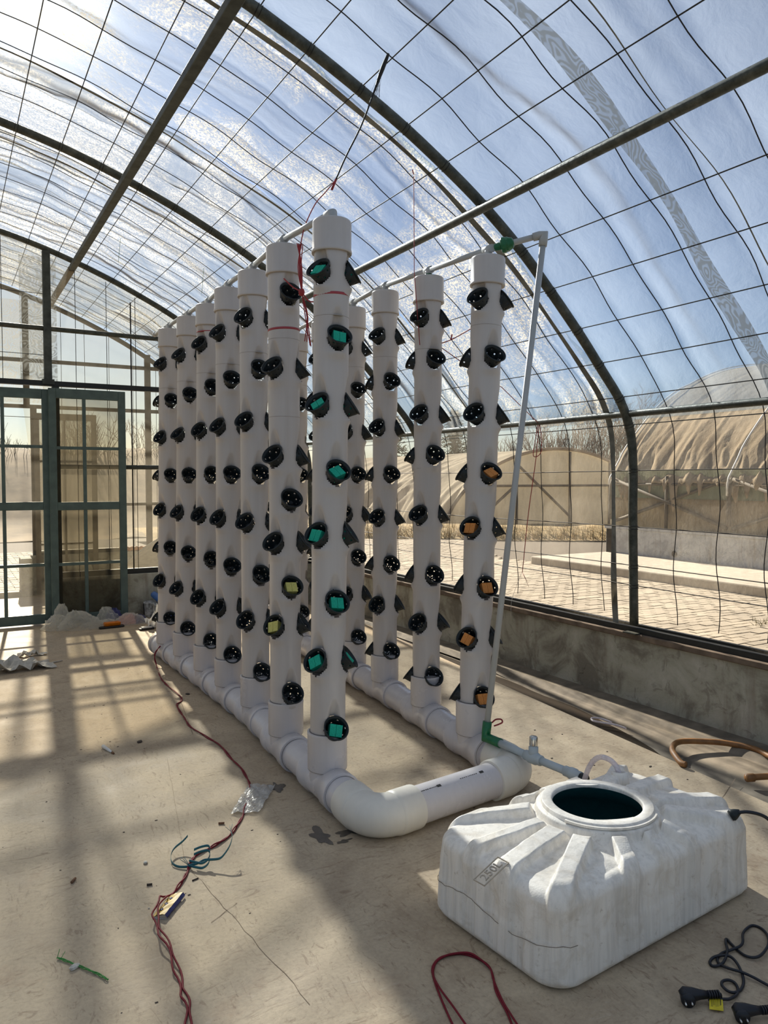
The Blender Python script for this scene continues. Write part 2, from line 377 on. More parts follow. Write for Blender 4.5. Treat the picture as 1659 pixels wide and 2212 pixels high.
# ------------------------------------------------------------------ arch section (X, Z) measured half, mirrored
HALF = [(3.785,.45),(3.765,1.0),(3.757,1.30),(3.755,1.50),(3.727,1.74),(3.635,1.93),(3.475,2.11),(3.284,2.315),(3.03,2.562),(2.824,2.748),(2.565,2.943),
        (2.322,3.098),(2.066,3.244),(1.801,3.374),(1.577,3.476),(1.389,3.553),(1.2,3.625),(.875,3.735),(.518,3.83),(.15,3.9),(-.25,3.93)]
XC = -.25
_s = smooth_path([(x, 0, z) for x, z in HALF], 5)
SEC = [(p.x, p.z) for p in _s]
SEC = SEC + [(2*XC - x, z) for x, z in reversed(SEC[:-1])]
SEC = np.array(SEC)
SL = np.r_[0, np.cumsum(np.hypot(*np.diff(SEC, axis=0).T))]
def sec(s):
    return np.interp(s, SL, SEC[:,0]), np.interp(s, SL, SEC[:,1])
def sec_n(s):
    x0, z0 = sec(s-.03); x1, z1 = sec(s+.03)
    tx, tz = x1-x0, z1-z0; L = np.hypot(tx, tz)+1e-9
    return tz/L, -tx/L            # outward
def s_at(x):                     # arc length where the right half reaches this x (roof part)
    i = len(SEC)//2
    return float(np.interp(-x, -SEC[5:i+1,0], SL[5:i+1]))
def off(s, d):
    x, z = sec(s); nx, nz = sec_n(s); return x+nx*d, z+nz*d
STOT = SL[-1]
ARCH_Y = [0.97, 3.43, 5.89, 8.35]
Y0, Y1, YG, YF = -5.5, 10.55, 8.35, 10.55

# ------------------------------------------------------------------ floor, walls, gutter
mb = MB()
def gx(y): return 3.175 + (y-2.095)*.1005           # near edge of the wet gutter
ys = np.linspace(Y0, 8.3, 40)
P = np.array([[(-4.3, y, 0), (0, y, 0), (2, y, 0), (gx(y), y, 0), (gx(y)+.004, y, -.02)] for y in ys]); mb.grid(P, 0, False)
P = np.array([[(gx(y)+.004, y, -.02), (gx(y)+.18, y, -.03), (3.62, y, -.012), (3.66, y, .018), (3.83, y, .03)] for y in ys]); mb.grid(P, 1, False)
mb.box(-4.3, 3.83, 8.3, 10.75, -.12, 0)
mb.box(-4.3, 3.83, Y0, 8.3, -.15, -.05)
for f in range(len(mb.sm)): mb.sm[f] = False
floor = struct(obj('floor', mb, [M['floor'], simple('damp_concrete', (.20,.17,.13), .8, 0, .3, 7, .3, False)]))
# score lines and cracks in the slab, wet stains
def ribbon(pts, w, z=.0012, mb=None):
    mb = mb or MB(); n = len(pts); V = []
    for i, p in enumerate(pts):
        a = Vector(pts[max(i-1,0)]).to_2d() if False else Vector(pts[max(i-1,0)][:2]); b = Vector(pts[min(i+1,n-1)][:2])
        d = (b-a).normalized(); nn = Vector((-d.y, d.x)); ww = (w[i] if isinstance(w, list) else w)
        V.append([(p[0]+nn.x*ww, p[1]+nn.y*ww, z), (p[0]-nn.x*ww, p[1]-nn.y*ww, z)])
    mb.grid(np.array(V), 0, False); return mb
cr = MB()
rr = random.Random(3)
def crackline(a, b, n, w, amp):
    pts = []
    for i in range(n+1):
        t = i/n; pts.append((a[0]+(b[0]-a[0])*t + rr.uniform(-amp, amp), a[1]+(b[1]-a[1])*t + rr.uniform(-amp, amp)))
    ribbon(pts, [w*rr.uniform(.4, 1.2) for _ in pts], .0013, cr)
crackline((.98, 4.0), (.76, 2.85), 16, .0006, .002); crackline((.76, 2.85), (.85, 1.9), 18, .0009, .004)
crackline((.73, 2.42), (.84, 2.49), 6, .0012, .002)
crackline((1.35, 5.2), (1.2, 4.3), 10, .0015, .002); crackline((2.75, 2.1), (3.3, 2.35), 8, .0012, .002)
obj('crack', cr, simple('crack_line', (.22, .16, .11), .95), floor)
def blob(cx, cy, rx, ry, seed, z=.0016, n=28):
    r = random.Random(seed); m = MB(); ph = [r.uniform(0, 6.28) for _ in range(5)]
    v = [(cx, cy, z)]
    for k in range(n):
        a = 6.283*k/n; q = 1+sum(.16*math.sin((i+2)*a+ph[i]) for i in range(5))
        v.append((cx+rx*q*math.cos(a), cy+ry*q*math.sin(a), z))
    m.add(v, [(0, k+1, (k+1) % n+1) for k in range(n)]); return m
for i, (x, y, a, b) in enumerate([(1.30,2.80,.035,.07),(1.425,2.775,.055,.03),(1.36,2.71,.03,.012),(1.47,2.72,.01,.008),(1.33,3.35,.03,.06)]):
    obj('water_stain', blob(x, y, a, b, i), M['wet'], floor)
w = MB(); n = 40
yy = np.linspace(2.3, 8.2, n); r = random.Random(5)
P = np.array([[(gx(y)+.01, y, -.0185), (gx(y)+.012+max(.0, min(1, (y-2.45)/.8))*(.13+.03*math.sin(y*2.1)+.012*math.sin(y*9)), y, -.0245)] for y in yy]); w.grid(P, 0, False)
obj('water_stain', w, simple('rust_wet', (.03, .02, .012), .5, spec=.2), floor)

def block(name, x0, x1, y0, y1, z0, z1, mat, kind=True, parent=None, bev=.006):
    m = MB(); m.box(x0, x1, y0, y1, z0, z1); o = obj(name, m, mat, parent); bevel(o, bev, 1)
    if kind: struct(o)
    return o
wr = block('wall_right', 3.80, 4.02, Y0, 10.75, -.12, .455, M['wall'])
m = MB(); m.box(3.765, 4.03, Y0, 8.25, .435, .475); lg = obj('ledge', m, simple('brown_ledge', (.17,.125,.09), .9, 0, .3, 9, .3, False), wr); bevel(lg, .006, 1)
m = MB(); m.box(3.785, 3.825, Y0, 10.7, .475, .51); m.box(3.825, 3.85, Y0, 10.7, .475, .525); obj('film_channel', m, M['channel'], wr)
wb = block('wall_back', .97, 3.80, 8.38, 8.60, -.05, .445, M['wall'])
m = MB(); m.box(1.0, 3.80, 8.42, 8.46, .445, .50); obj('film_channel', m, M['channel'], wb)
block('wall_left', -4.52, -4.30, Y0, 10.75, -.12, .455, M['wall'])
# far gable low wall with the doorway pier
wf = block('wall_far', .93, 3.80, 10.47, 10.65, -.05, .50, M['wall'])
block('pier', .80, .93, 10.40, 10.70, 0, .47, M['wall'], False, wf)
m = MB(); m.box(.95, 3.8, 10.50, 10.54, .50, .55); obj('film_channel', m, M['channel'], wf)

# ------------------------------------------------------------------ roof film with creases
def film(ya, yb, s0, s1, ns, ny, amp, seed, lift=.045):
    r = random.Random(seed)
    S = np.linspace(s0, s1, ns); Y = np.linspace(ya, yb, ny)
    SS, YY = np.meshgrid(S, Y, indexing='ij')
    D = np.zeros_like(SS)
    nf = int((yb-ya)*amp[1])
    PL = np.zeros_like(SS)  # strength of the crease shading painted along the folds
    for _ in range(nf):                       # folds running round the arch
        yc = r.uniform(ya, yb); sc = r.uniform(s0, s1); ln = r.uniform(.5, 2.2); wd = r.uniform(.012, .05)
        sk = r.uniform(-.08, .08); wob = .03*np.sin(SS*r.uniform(2, 5)+r.uniform(0, 6))
        q = (YY-yc-sk*(SS-sc)-wob)/wd
        D += r.choice((-1, 1, 1))*amp[0]*r.uniform(.3, 1)*np.exp(-q*q)*np.exp(-((SS-sc)/ln)**2)
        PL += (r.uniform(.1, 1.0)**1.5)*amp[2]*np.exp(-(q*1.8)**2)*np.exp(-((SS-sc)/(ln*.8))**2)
    for _ in range(6):
        D += .006*np.sin(SS*r.uniform(2, 7)+YY*r.uniform(1, 6)+r.uniform(0, 6))
    D += .010*np.abs(np.sin((SS-.02)*math.pi/.282))     # bellies between the long wires
    D += .020*np.sqrt(np.abs(np.sin((YY-3.43)*math.pi/.2955)))*(.6+.4*np.sin(SS*2.1+YY*1.3))   # and between the arch wires
    D *= np.clip((SS-s0)/.1, 0, 1)*np.clip((s1-SS)/.1, 0, 1)
    x, z = sec(SS); nx, nz = sec_n(SS)
    d = lift + D
    PLY_SHADE.append(np.clip(PL, 0, 1).reshape(-1))
    return np.stack([x+nx*d, YY, z+nz*d], -1)
PLY_SHADE = []
def set_ply_shade(o):
    a = o.data.attributes.new('ply_shade', 'FLOAT', 'POINT'); a.data.foreach_set('value', np.concatenate(PLY_SHADE).astype(np.float32)); PLY_SHADE.clear()
S_P = 1.36                                     # arc length of the side purlin
ceil_mb = MB()
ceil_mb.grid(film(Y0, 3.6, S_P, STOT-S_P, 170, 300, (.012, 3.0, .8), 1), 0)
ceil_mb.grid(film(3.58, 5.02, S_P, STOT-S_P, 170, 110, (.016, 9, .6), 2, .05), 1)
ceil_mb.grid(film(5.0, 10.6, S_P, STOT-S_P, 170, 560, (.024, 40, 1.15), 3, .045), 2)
ceiling = struct(obj('ceiling', ceil_mb, [M['film'], M['film2'], M['film3']])); set_ply_shade(ceiling)
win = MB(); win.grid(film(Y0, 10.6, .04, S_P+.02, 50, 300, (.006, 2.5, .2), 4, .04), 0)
window = struct(obj('window_1', win, M['side'])); set_ply_shade(window)
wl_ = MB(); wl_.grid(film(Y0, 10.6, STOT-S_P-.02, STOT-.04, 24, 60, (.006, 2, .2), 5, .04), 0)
set_ply_shade(struct(obj('window_2', wl_, M['side'])))

gs = struct(obj('wall_front', gable_sheet(Y0, []), M['film'])) if False else None
# darker laps and net strips that run over the arch
def strip(y, w, s0, s1, d, mat, wob=.006, seed=0, n=140):
    r = random.Random(seed); m = MB(); ph = [r.uniform(0, 6) for _ in range(4)]
    V = []
    for i in range(n):
        s = s0+(s1-s0)*i/(n-1); x, z = off(s, d)
        q = wob*(math.sin(s*3+ph[0])+.6*math.sin(s*7.3+ph[1])); ww = w*(1+.25*math.sin(s*5+ph[2]))
        V.append([(x, y-ww/2+q, z), (x, y+ww/2+q, z)])
    m.grid(np.array(V), 0, True); return m
obj('net_strip', strip(2.465, .085, S_P-.5, STOT-S_P, .038, M['strip'], .012, 1), M['strip'], ceiling)
obj('lap_strip', strip(3.62, .042, .05, STOT-S_P, .034, M['lap'], .008, 2), M['lap'], ceiling)
obj('lap_strip', strip(5.01, .022, S_P, STOT-S_P, .034, M['lap'], .012, 3), M['lap'], ceiling)
obj('lap_strip', strip(6.25, .025, S_P, STOT-S_P, .036, M['lap'], .02, 4), M['lap'], ceiling)
obj('lap_strip', strip(2.20, .006, S_P-.3, STOT-S_P, .036, M['lap'], .02, 6), M['lap'], ceiling)

# long wires (along the house) and the bowed arch wires
LONG_X = [(3.80,.72),(3.796,.941),(3.792,1.17),(3.785,1.511),(3.751,1.797)]
LW = []
for x, z in LONG_X:
    i = int(np.argmin((SEC[:60,0]-x)**2+(SEC[:60,1]-z)**2)); LW.append(float(SL[i]))
for x in (3.625,3.45,3.275,3.064,2.854,2.578,2.325,2.083,1.821,1.553,1.295,1.03,.76,.48,.2,-.08,-.36,-.64,-.92,-1.2):
    LW.append(s_at(max(x, XC)) if x > XC else STOT - s_at(2*XC-x))
for s in LW:
    m = MB(); x, z = off(s, .028)
    pts = [(x, y, z+.004*math.sin(y*1.7+s*3)) for y in np.linspace(Y0, 10.5, 30)]
    m.tube(pts, .0032, 5); obj('wire', m, M['wire'], window if s < S_P else ceiling)
aw_y = [3.43+.2955*k for k in range(-10, 24) if k % 8.3 != 0 and abs((3.43+.2955*k)-3.43) > .05]
for j, y in enumerate(aw_y):
    if min(abs(y-a) for a in ARCH_Y) < .1 or y > 10.3: continue
    m = MB(); pts = []; r = random.Random(j); ph = r.uniform(0, .6)
    for s in np.arange(.12, STOT*.72, .07):
        bow = .010*math.sin((s+ph)*2*math.pi/.564)
        x, z = off(s, .030+.006*math.sin(s*9)); pts.append((x, y+bow, z))
    m.tube(pts, .0028, 5); obj('wire', m, M['wire'], ceiling)

# ------------------------------------------------------------------ arches, purlins
ARCH_L = ['first bent grey steel arch, over the camera side of the roof', 'thick bent steel arch rising beside the two tower rows, tied with wire',
          'second bent steel arch, spanning behind the tower rows', 'bent steel arch of the inner gable above the sliding doors']
for i, y in enumerate(ARCH_Y):
    if i == 0: continue
    a = thing('steel_arch', ARCH_L[i], 'arch', (3.785, y, .475), 'steel arches of the greenhouse')
    m = MB(); pts = [(x, y, z) for x, z in SEC if z > .47]; m.tube(pts, .028, 14); obj('tube', m, M['steel'], a)
    m = MB(); m.box(3.735, 3.835, y-.05, y+.05, .475, .482); obj('base_plate', m, M['steel'], a)
    for s in LW:
        if s > STOT*.55: continue
        m = MB(); 
        for dy in (-.012, .02):
            x, z = sec(s); nx, nz = sec_n(s); ring = []
            for k in range(12):
                q = 6.283*k/12; ring.append((x+nx*.031*math.cos(q)+nz*.0, y+.031*math.sin(q), z+nz*.031*math.cos(q)))
            # loop lies across the tube: in the plane of the tube's section
            m.tube([(p[0]+(-nz)*dy*.6, p[1], p[2]+nx*dy*.6) for p in ring], .0016, 4, closed=True)
        obj('tie_wire', m, M['wire'], a)
def pipe(name, label, cat, pts, r, mat, group=None, n=12):
    m = MB(); m.tube(pts, r, n); c = pts[0]; o = obj(name, m, mat, None, tuple(c)); return tag(o, label, cat, group)
x, z = sec(s_at(2.565)); pipe('purlin_pipe', 'round steel purlin under the roof, passing above the wall-side towers', 'pipe', [(x-.03, Y0, z-.045), (x-.03, 8.35, z-.045)], .024, M['steel'], 'purlins')
pipe('purlin_pipe', 'round steel purlin at the top of the clear side film', 'pipe', [(3.70, Y0, 1.835), (3.70, 8.35, 1.865)], .021, M['steel'], 'purlins')
m = MB(); m.box(1.135, 1.195, Y0, 8.35, 3.545, 3.595); o = obj('purlin_bar', m, M['post'], None, (1.165, 5, 3.57)); bevel(o, .006); tag(o, 'square steel purlin high in the roof, above the open floor', 'bar', 'purlins')
m = MB(); m.box(1.135, 1.195, 8.40, 10.5, 3.545, 3.595); o = obj('purlin_bar', m, M['far'], None, (1.165, 9.5, 3.57)); bevel(o, .006); tag(o, 'brownish square purlin between the two gables', 'bar', 'purlins')
m = MB(); x, z = sec(s_at(-1.7+.0)) if False else sec(STOT-s_at(1.2)); m.box(x-.03, x+.03, Y0, 8.35, z-.08, z-.03); 
o = obj('purlin_bar', m, M['post']); tag(o, 'square steel purlin on the far slope of the roof, above the doorway', 'bar', 'purlins')

# ------------------------------------------------------------------ inner gable: posts, beams, doors, net
g = thing('gable_frame', 'dark steel post and cross pipes of the inner gable above the doors', 'frame', (.92, 8.35, 0))
m = MB(); m.box(.885, .955, 8.32, 8.39, 2.40, 3.70); m.box(.865, .975, 8.31, 8.40, 2.39, 2.44); obj('post', m, M['post'], g)
m = MB(); m.tube([(-4.2, 8.35, 2.965), (3.1, 8.35, 2.93)], .024, 10); obj('cross_pipe', m, M['steel'], g)
m = MB(); m.box(-4.2, 3.62, 8.33, 8.39, 2.375, 2.425); obj('door_track', m, M['channel'], g)
m = MB(); m.tube([(.97, 8.37, 1.575), (3.75, 8.37, 1.575)], .024, 10); obj('cross_pipe', m, M['post'], g)
m = MB(); m.box(.955, 1.02, 8.34, 8.41, .0, 2.38); obj('post', m, M['post'], g)
for z_ in (2.68, 2.06, 3.28):
    m = MB(); m.tube([(-1, 8.36, z_+.01), (.9, 8.36, z_)], .003, 4); obj('wire', m, M['wire'], g)
for x_ in (.52, 1.19, 1.49, 1.78):
    zt = float(np.interp(x_, SEC[::-1,0][60:], SEC[::-1,1][60:])) if False else sec(s_at(x_))[1]
    m = MB(); m.tube([(x_, 8.40, 2.40 if x_ < .9 else .5), (x_, 8.40, zt-.03)], .003, 4); obj('wire', m, M['wire'], g)
for x_ in (1.735,):
    m = MB(); m.tube([(x_, 8.41, .5), (x_, 8.41, 3.3)], .007, 4); obj('net_seam', m, M['wire'], g)
def gable_sheet(y, holes, n=90):
    m = MB(); top = [(x, z) for x, z in SEC if z > .45][::3]
    xs = [p[0] for p in top]; V = []
    for x, z in top:
        lo = .46
        for a, b, h in holes:
            if a <= x <= b: lo = h
        V.append([(x, y, lo), (x, y, lo+(z-lo)*.5), (x, y, max(z, lo))])
    m.grid(np.array(V), 0, True); return m
fs = struct(obj('wall_front', gable_sheet(Y0+.02, []), M['film3']))
obj('net', gable_sheet(8.43, [(-1.2, .95, 2.40)]), M['gnet'], g)
def netrect(x0, x1, y, z0, z1, n=24):
    m = MB(); V = [[(x, y+.004*math.sin(x*9+z*3), z) for z in np.linspace(z0, z1, 8)] for x in np.linspace(x0, x1, n)]
    m.grid(np.array(V), 0, True); return m
obj('net_strip', netrect(.68, 1.02, 8.445, 2.42, 3.66), M['gstrip'], g)

def door(name, x0, x1, y, z0, z1, sash, xs, zs, mid, mat, net, w=.032):
    m = MB(); m.box(x0, x0+sash, y-.02, y+.02, z0, z1); m.box(x1-sash, x1, y-.02, y+.02, z0, z1)
    m.box(x0+sash, x1-sash, y-.02, y+.02, z1-.095, z1); m.box(x0+sash, x1-sash, y-.02, y+.02, z0, z0+.095)
    m.box(x0+sash, x1-sash, y-.02, y+.02, mid-.04, mid+.04)
    d = struct(obj(name, m, mat, None, ((x0+x1)/2, y, z0))); bevel(d, .003, 1)
    lo, hi = z0+.095, z1-.095
    for x in xs:
        for a, b in ((lo, mid-.04), (mid+.04, hi)):
            q = MB(); q.box(x-w/2, x+w/2, y-.014, y+.014, a, b); obj('muntin', q, mat, d)
    ed = sorted([x0+sash]+[v for x in xs for v in (x-w/2, x+w/2)]+[x1-sash])
    for z in zs:
        for k in range(0, len(ed), 2):
            q = MB(); q.box(ed[k], ed[k+1], y-.014, y+.014, z-.015, z+.015); obj('muntin', q, mat, d)
    obj('net', netrect(x0+.02, x1-.02, y+.024, z0+.03, z1-.03), net, d)
    return d
d1 = door('door_1', -.03, .925, 8.30, .015, 2.335, .075, [.50], [1.77, .60], 1.185, M['door'], M['gnet'])
d2 = door('door_2', .905, 1.635, 8.25, .0, 2.345, .07, [1.235], [1.76, .60], 1.18, M['door'], M['dnet'])
d3 = door('door_3', -1.0, -.035, 8.30, .015, 2.335, .075, [-.5], [1.77, .60], 1.185, M['door'], M['gnet'])

# ------------------------------------------------------------------ outer gable of the porch bay
g2 = thing('porch_gable', 'brown outer gable frame seen beyond the sliding doors', 'frame', (.92, 10.55, 0))
m = MB(); m.tube([(x, 10.55, z) for x, z in SEC if z > .5], .03, 10); obj('arch', m, M['far'], g2)
m = MB(); m.box(.875, .945, 10.52, 10.58, 2.35, 3.70); obj('post', m, M['far'], g2)
m = MB(); m.box(2.35, 2.42, 10.52, 10.58, .5, 3.1); obj('post', m, M['far'], g2)
m = MB(); m.box(.95, 1.02, 10.52, 10.58, 0, 2.33); obj('post', m, M['far'], g2)
m = MB(); m.box(-4.2, 2.6, 10.53, 10.57, 2.90, 2.945); obj('cross_bar', m, M['far'], g2)
m = MB(); m.box(-4.2, 3.6, 10.53, 10.57, 2.33, 2.375); obj('door_track', m, M['far'], g2)
m = MB(); m.box(1.02, 3.7, 10.53, 10.57, 1.10, 1.14); obj('cross_bar', m, M['far'], g2)
m = MB(); m.box(-4, .9, 10.45, 10.6, .0, .06); obj('door_sill', m, M['kerb'], g2)
for x_ in (.5, 1.32, 1.6, 1.9, 2.2, 2.5):
    m = MB(); m.tube([(x_, 10.57, 2.4 if x_ < .9 else .55), (x_, 10.57, sec(s_at(x_))[1]-.03)], .003, 4); obj('wire', m, M['wire'], g2)
obj('net', gable_sheet(10.60, [(-1.2, .93, 2.35)]), M['gnet'], g2)
obj('net_strip', netrect(.60, .87, 10.585, 2.40, 3.66), M['gstrip'], g2)
obj('net_strip', netrect(.95, 1.20, 10.585, 2.40, 3.64), M['gstrip'], g2)
m = MB()
m.box(.98, 1.04, 10.46, 10.50, .02, 2.27); m.box(1.655, 1.715, 10.46, 10.50, .02, 2.27); m.box(1.04, 1.655, 10.46, 10.50, 2.19, 2.27)
m.box(1.04, 1.655, 10.46, 10.50, 1.08, 1.14); m.box(1.32, 1.345, 10.465, 10.495, .1, 2.19); m.box(1.04, 1.655, 10.465, 10.495, 1.66, 1.685); m.box(1.04, 1.655, 10.465, 10.495, .62, .645)
dd = struct(obj('door_4', m, M['far'], None, (1.35, 10.48, .02)))
obj('net', netrect(1.0, 1.70, 10.47, .06, 2.25), M['dnet'], dd)

# ------------------------------------------------------------------ net cups and towers
def cup_mesh():
    m = MB(); n = 36; rows = [(.0525, 0), (.0495, -.014), (.0478, -.021), (.0445, -.034), (.0425, -.042), (.037, -.060), (.033, -.068)]
    V = [(r*math.cos(6.28318*k/n), r*math.sin(6.28318*k/n), h) for r, h in rows for k in range(n)]
    F = []
    for i in range(len(rows)-1):
        for k in range(n):
            if (i == 1 and k % 6 == 1) or (i == 3 and k % 6 == 4): continue
            if i == 3 and k % 3 == 0 and False: continue
            F.append((i*n+k, (i+1)*n+k, (i+1)*n+(k+1) % n, i*n+(k+1) % n))
    b = len(V); rr_ = [(.02, -.068), (.009, -.068)]
    for r, h in rr_: V += [(r*math.cos(6.28318*k/n), r*math.sin(6.28318*k/n), h) for k in range(n)]
    o = (len(rows)-1)*n
    for k in range(n):
        k2 = (k+1) % n
        F.append((o+k, b+k, b+k2, o+k2)) if k % 6 != 3 else None
        if k % 6 != 0: F.append((b+k, b+n+k, b+n+k2, b+k2))
    F.append(tuple(b+n+k for k in range(n)))
    m.add(V, F, 0, True); me = m.mesh('net_cup', M['blackp'])
    t = bpy.data.objects.new('tmp', me); COL.objects.link(t)
    md = t.modifiers.new('s', 'SOLIDIFY'); md.thickness = .0018; md.offset = -1
    dg = bpy.context.evaluated_depsgraph_get(); me2 = bpy.data.meshes.new_from_object(t.evaluated_get(dg))
    bpy.data.objects.remove(t); me2.name = 'net_cup'
    r = MB(); ring = [(.0545*math.cos(6.28318*k/32), .0545*math.sin(6.28318*k/32), .0) for k in range(32)]
    r.tube(ring, .0034, 8, closed=True); rim = r.mesh('rim', M['blackp'])
    return me2, rim
CUP, RIM = cup_mesh()
def sponge_mesh(mat):
    m = MB(); s = .031
    for a in (-1, 1): m.obox((a*.0145, 0, 0), (.0138, 0, 0), (0, s*.85, 0), (0, 0, .018))
    m.obox((0, 0, -.006), (.004, 0, 0), (0, s*.84, 0), (0, 0, .0115))
    return m.mesh('foam_sponge', mat)
SPG = {k: sponge_mesh(M['sp_'+k]) for k in ('green', 'yellow', 'orange')}

R_PIPE = .0785; RC = .099; TILT = math.radians(35.5)
ZA = [2.362, 1.785, 1.215, .655]; ZB = [2.075, 1.490, .916, .356]
AZA, AZB = [243, 123, 3], [183, 315, 63]
# id, base x, base y, top x, levels, turn
OPEN = [(1.478,3.108,1.509),(1.500,3.647,1.500),(1.545,4.207,1.546),(1.548,4.707,1.566),(1.545,5.17,1.582),(1.537,5.683,1.588),(1.530,6.173,1.571)]
WALL = [(2.339,3.174,2.419),(2.402,3.721,2.414),(2.462,4.307,2.466),(2.490,4.80,2.493),(2.53,5.38,2.53),(2.56,5.93,2.56),(2.59,6.47,2.59)]
ORD = ['nearest', 'second', 'third', 'fourth', 'fifth', 'sixth', 'rearmost']
LEV = ['top', 'second', 'third', 'fourth', 'fifth', 'sixth', 'seventh', 'lowest']
def wrap(a): return (a+np.pi) % (2*np.pi)-np.pi
def tower(row, i, bx, by, tx, ztop, levels, turn, zseams, hide):
    rowname = 'open-floor row' if row == 0 else 'wall-side row'
    extra = ''
    if row == 0 and i == 0: extra = ', holding green foam'
    if row == 0 and i == 1: extra = ', with red tape'
    if row == 1 and i == 0: extra = ', orange foam inside'
    t = thing('planting_tower', f'{ORD[i]} white pipe tower with black cups in the {rowname}{extra}', 'tower', (bx, by, .30), 'white pipe planting towers')
    lean = (tx-bx)/2.44
    def ax(z): return bx+(z-.14)*lean
    cups = []
    for li, (z0, azs) in enumerate(levels):
        for side, az in enumerate(azs):
            if row == 0 and az == 315 and i < 6: continue
            cups.append((li, side, z0, math.radians(az+turn)))
    n = 72 if i < 4 else 48; nz = int((ztop-.02-.30)/.0075) if i < 4 else int((ztop-.32)/.011)
    th = np.linspace(0, 2*np.pi, n, endpoint=False); zz = np.linspace(.285, ztop-.03, nz)
    Z, T = np.meshgrid(zz, th, indexing='ij')
    D = np.zeros_like(Z); hole = np.zeros_like(Z, bool)
    for li, side, z0, az in cups:
        du = R_PIPE*wrap(T-az); dv = Z-z0
        tp_ = np.clip(1-dv/.125, 0, 1.2); wd_ = .047*np.sqrt(tp_)+1e-4; e_ = np.clip((wd_-np.abs(du))/(.6*wd_), 0, 1); e_ = e_*e_*(3-2*e_)
        D += -.042*e_*np.clip(tp_*1.15, 0, 1)*(dv > -.03)*(dv < .125)
        D += .013*np.exp(-(du/.043)**2)*np.exp(-((dv+.076)/.022)**2)
        hole |= ((du/.0445)**2+((dv+.014)/.055)**2) < 1
    R = R_PIPE+D
    X = ax(Z)+R*np.sin(T); Y = by+R*np.cos(T)
    m = MB(); m.v = np.stack([X, Y, Z], -1).reshape(-1, 3).tolist()
    idx = np.arange(nz*n).reshape(nz, n); F = []
    for a in range(nz-1):
        for k in range(n):
            k2 = (k+1) % n
            if int(hole[a, k])+int(hole[a+1, k])+int(hole[a, k2])+int(hole[a+1, k2]) >= 2: continue
            F.append((a*n+k, (a+1)*n+k, (a+1)*n+k2, a*n+k2))
    m.f = F; m.m = [0]*len(F); m.sm = [True]*len(F)
    obj('pipe', m, M['pvc'], t)
    c = MB(); h = .145; A = Vector((lean, 0, 1)).normalized(); o = Vector((ax(ztop-h), by, ztop-h))
    c.lathe([(.0795, .004), (.088, 0), (.0895, .006), (.0885, .014), (.0862, .018), (.0862, h-.012), (.0845, h-.005), (.081, h-.001), (.0, h+.002)], o, A, 40)
    obj('cap', c, M['pvc'], t)
    for z in zseams:
        q = MB(); q.lathe([(R_PIPE-.002, -.0015), (R_PIPE+.0007, -.0012), (R_PIPE+.0007, .0012), (R_PIPE-.002, .0015)], (ax(z), by, z), A+Vector((.01, .015, 0)), 40); obj('seam', q, M['seam'], t)
    tp = {(0,0): 2.255, (0,1): 2.195, (0,4): 2.44}.get((row, i))
    if tp:
        q = MB(); wd = .006 if i < 2 else .003
        q.lathe([(R_PIPE-.001, -wd), (R_PIPE+.0012, -wd*.9), (R_PIPE+.0012, wd*.9), (R_PIPE-.001, wd)], (ax(tp), by, tp), A+Vector((-.03, .03, 0)), 40); obj('red_tape', q, M['tape'], t)
    vx, vy = -bx, -by; vl = math.hypot(vx, vy)
    for li, side, z0, az in cups:
        dirv = Vector((math.sin(az), math.cos(az), 0))
        facing = (dirv.x*vx+dirv.y*vy)/vl
        if facing < hide: continue
        r2 = random.Random(row*1000+i*100+li*10+side)
        tl = TILT+r2.uniform(-.08, .08)
        a = (dirv*math.cos(tl)+Vector((0, 0, math.sin(tl)))).normalized()
        u = Vector((0,0,1)).cross(dirv).normalized(); w_ = a.cross(u)
        c = Vector((ax(z0), by, z0))+dirv*RC
        mat = Matrix((u, w_, a)).transposed().to_4x4(); mat.translation = c
        roll = Matrix.Rotation(r2.uniform(0, 6.28), 4, 'Z')
        azd = (math.degrees(az)-turn) % 360
        sname = {243: 'open-floor side', 123: 'wall side', 3: 'far side', 183: 'near side', 315: 'open-floor back side', 63: 'wall back side'}[int(round(azd))]
        foam = None
        if row == 0 and i == 0: foam = 'green'
        if row == 0 and i == 1 and ((li == 5 and side == 0) or (li == 6 and side == 0)): foam = 'yellow'
        if row == 1 and i == 0 and li >= 3 and side == 0: foam = 'orange'
        nc = bpy.data.objects.new('net_cup', CUP); COL.objects.link(nc); nc.matrix_world = mat @ roll
        lv = ORDL(li, len(levels))
        tag(nc, f'black net cup at {lv} level, {sname} of {ORD[i]} {rowname} tower', 'net cup', 'black net cups in the towers')
        rm = bpy.data.objects.new('rim', RIM); COL.objects.link(rm); rm.parent = nc
        if foam and facing > -.35:
            so = bpy.data.objects.new('foam_sponge', SPG[foam]); COL.objects.link(so)
            so.matrix_world = mat @ Matrix.Translation((r2.uniform(-.004, .004), -.004, -.024)) @ Matrix.Rotation(r2.uniform(-.5, .9), 4, 'Z') @ Matrix.Rotation(r2.uniform(-.25, .25), 4, 'X')
            tag(so, f'{foam} foam block in the {lv} level cup, {sname} of {ORD[i]} {rowname} tower', 'sponge', 'foam blocks in the net cups')
def ORDL(li, n): return LEV[li] if li < n-1 else 'lowest'
lv_std = []
for a, b in zip(ZA, ZB): lv_std += [(a, AZA), (b, AZB)]
lv_t2 = [(2.372, AZB), (2.014, AZA), (1.575, AZA), (1.357, AZB), (1.141, AZA), (.92, AZB), (.721, AZA), (.378, AZB)]
lv_r2 = [(2.366, AZA), (2.134, AZB), (1.826, AZA), (1.596, AZB), (1.259, AZA), (.914, AZB), (.639, AZA), (.330, AZB)]
ZT = [2.585, 2.612, 2.621, 2.633, 2.625, 2.637, 2.629]; ZTR = [2.57, 2.592, 2.64, 2.633, 2.64, 2.64, 2.64]
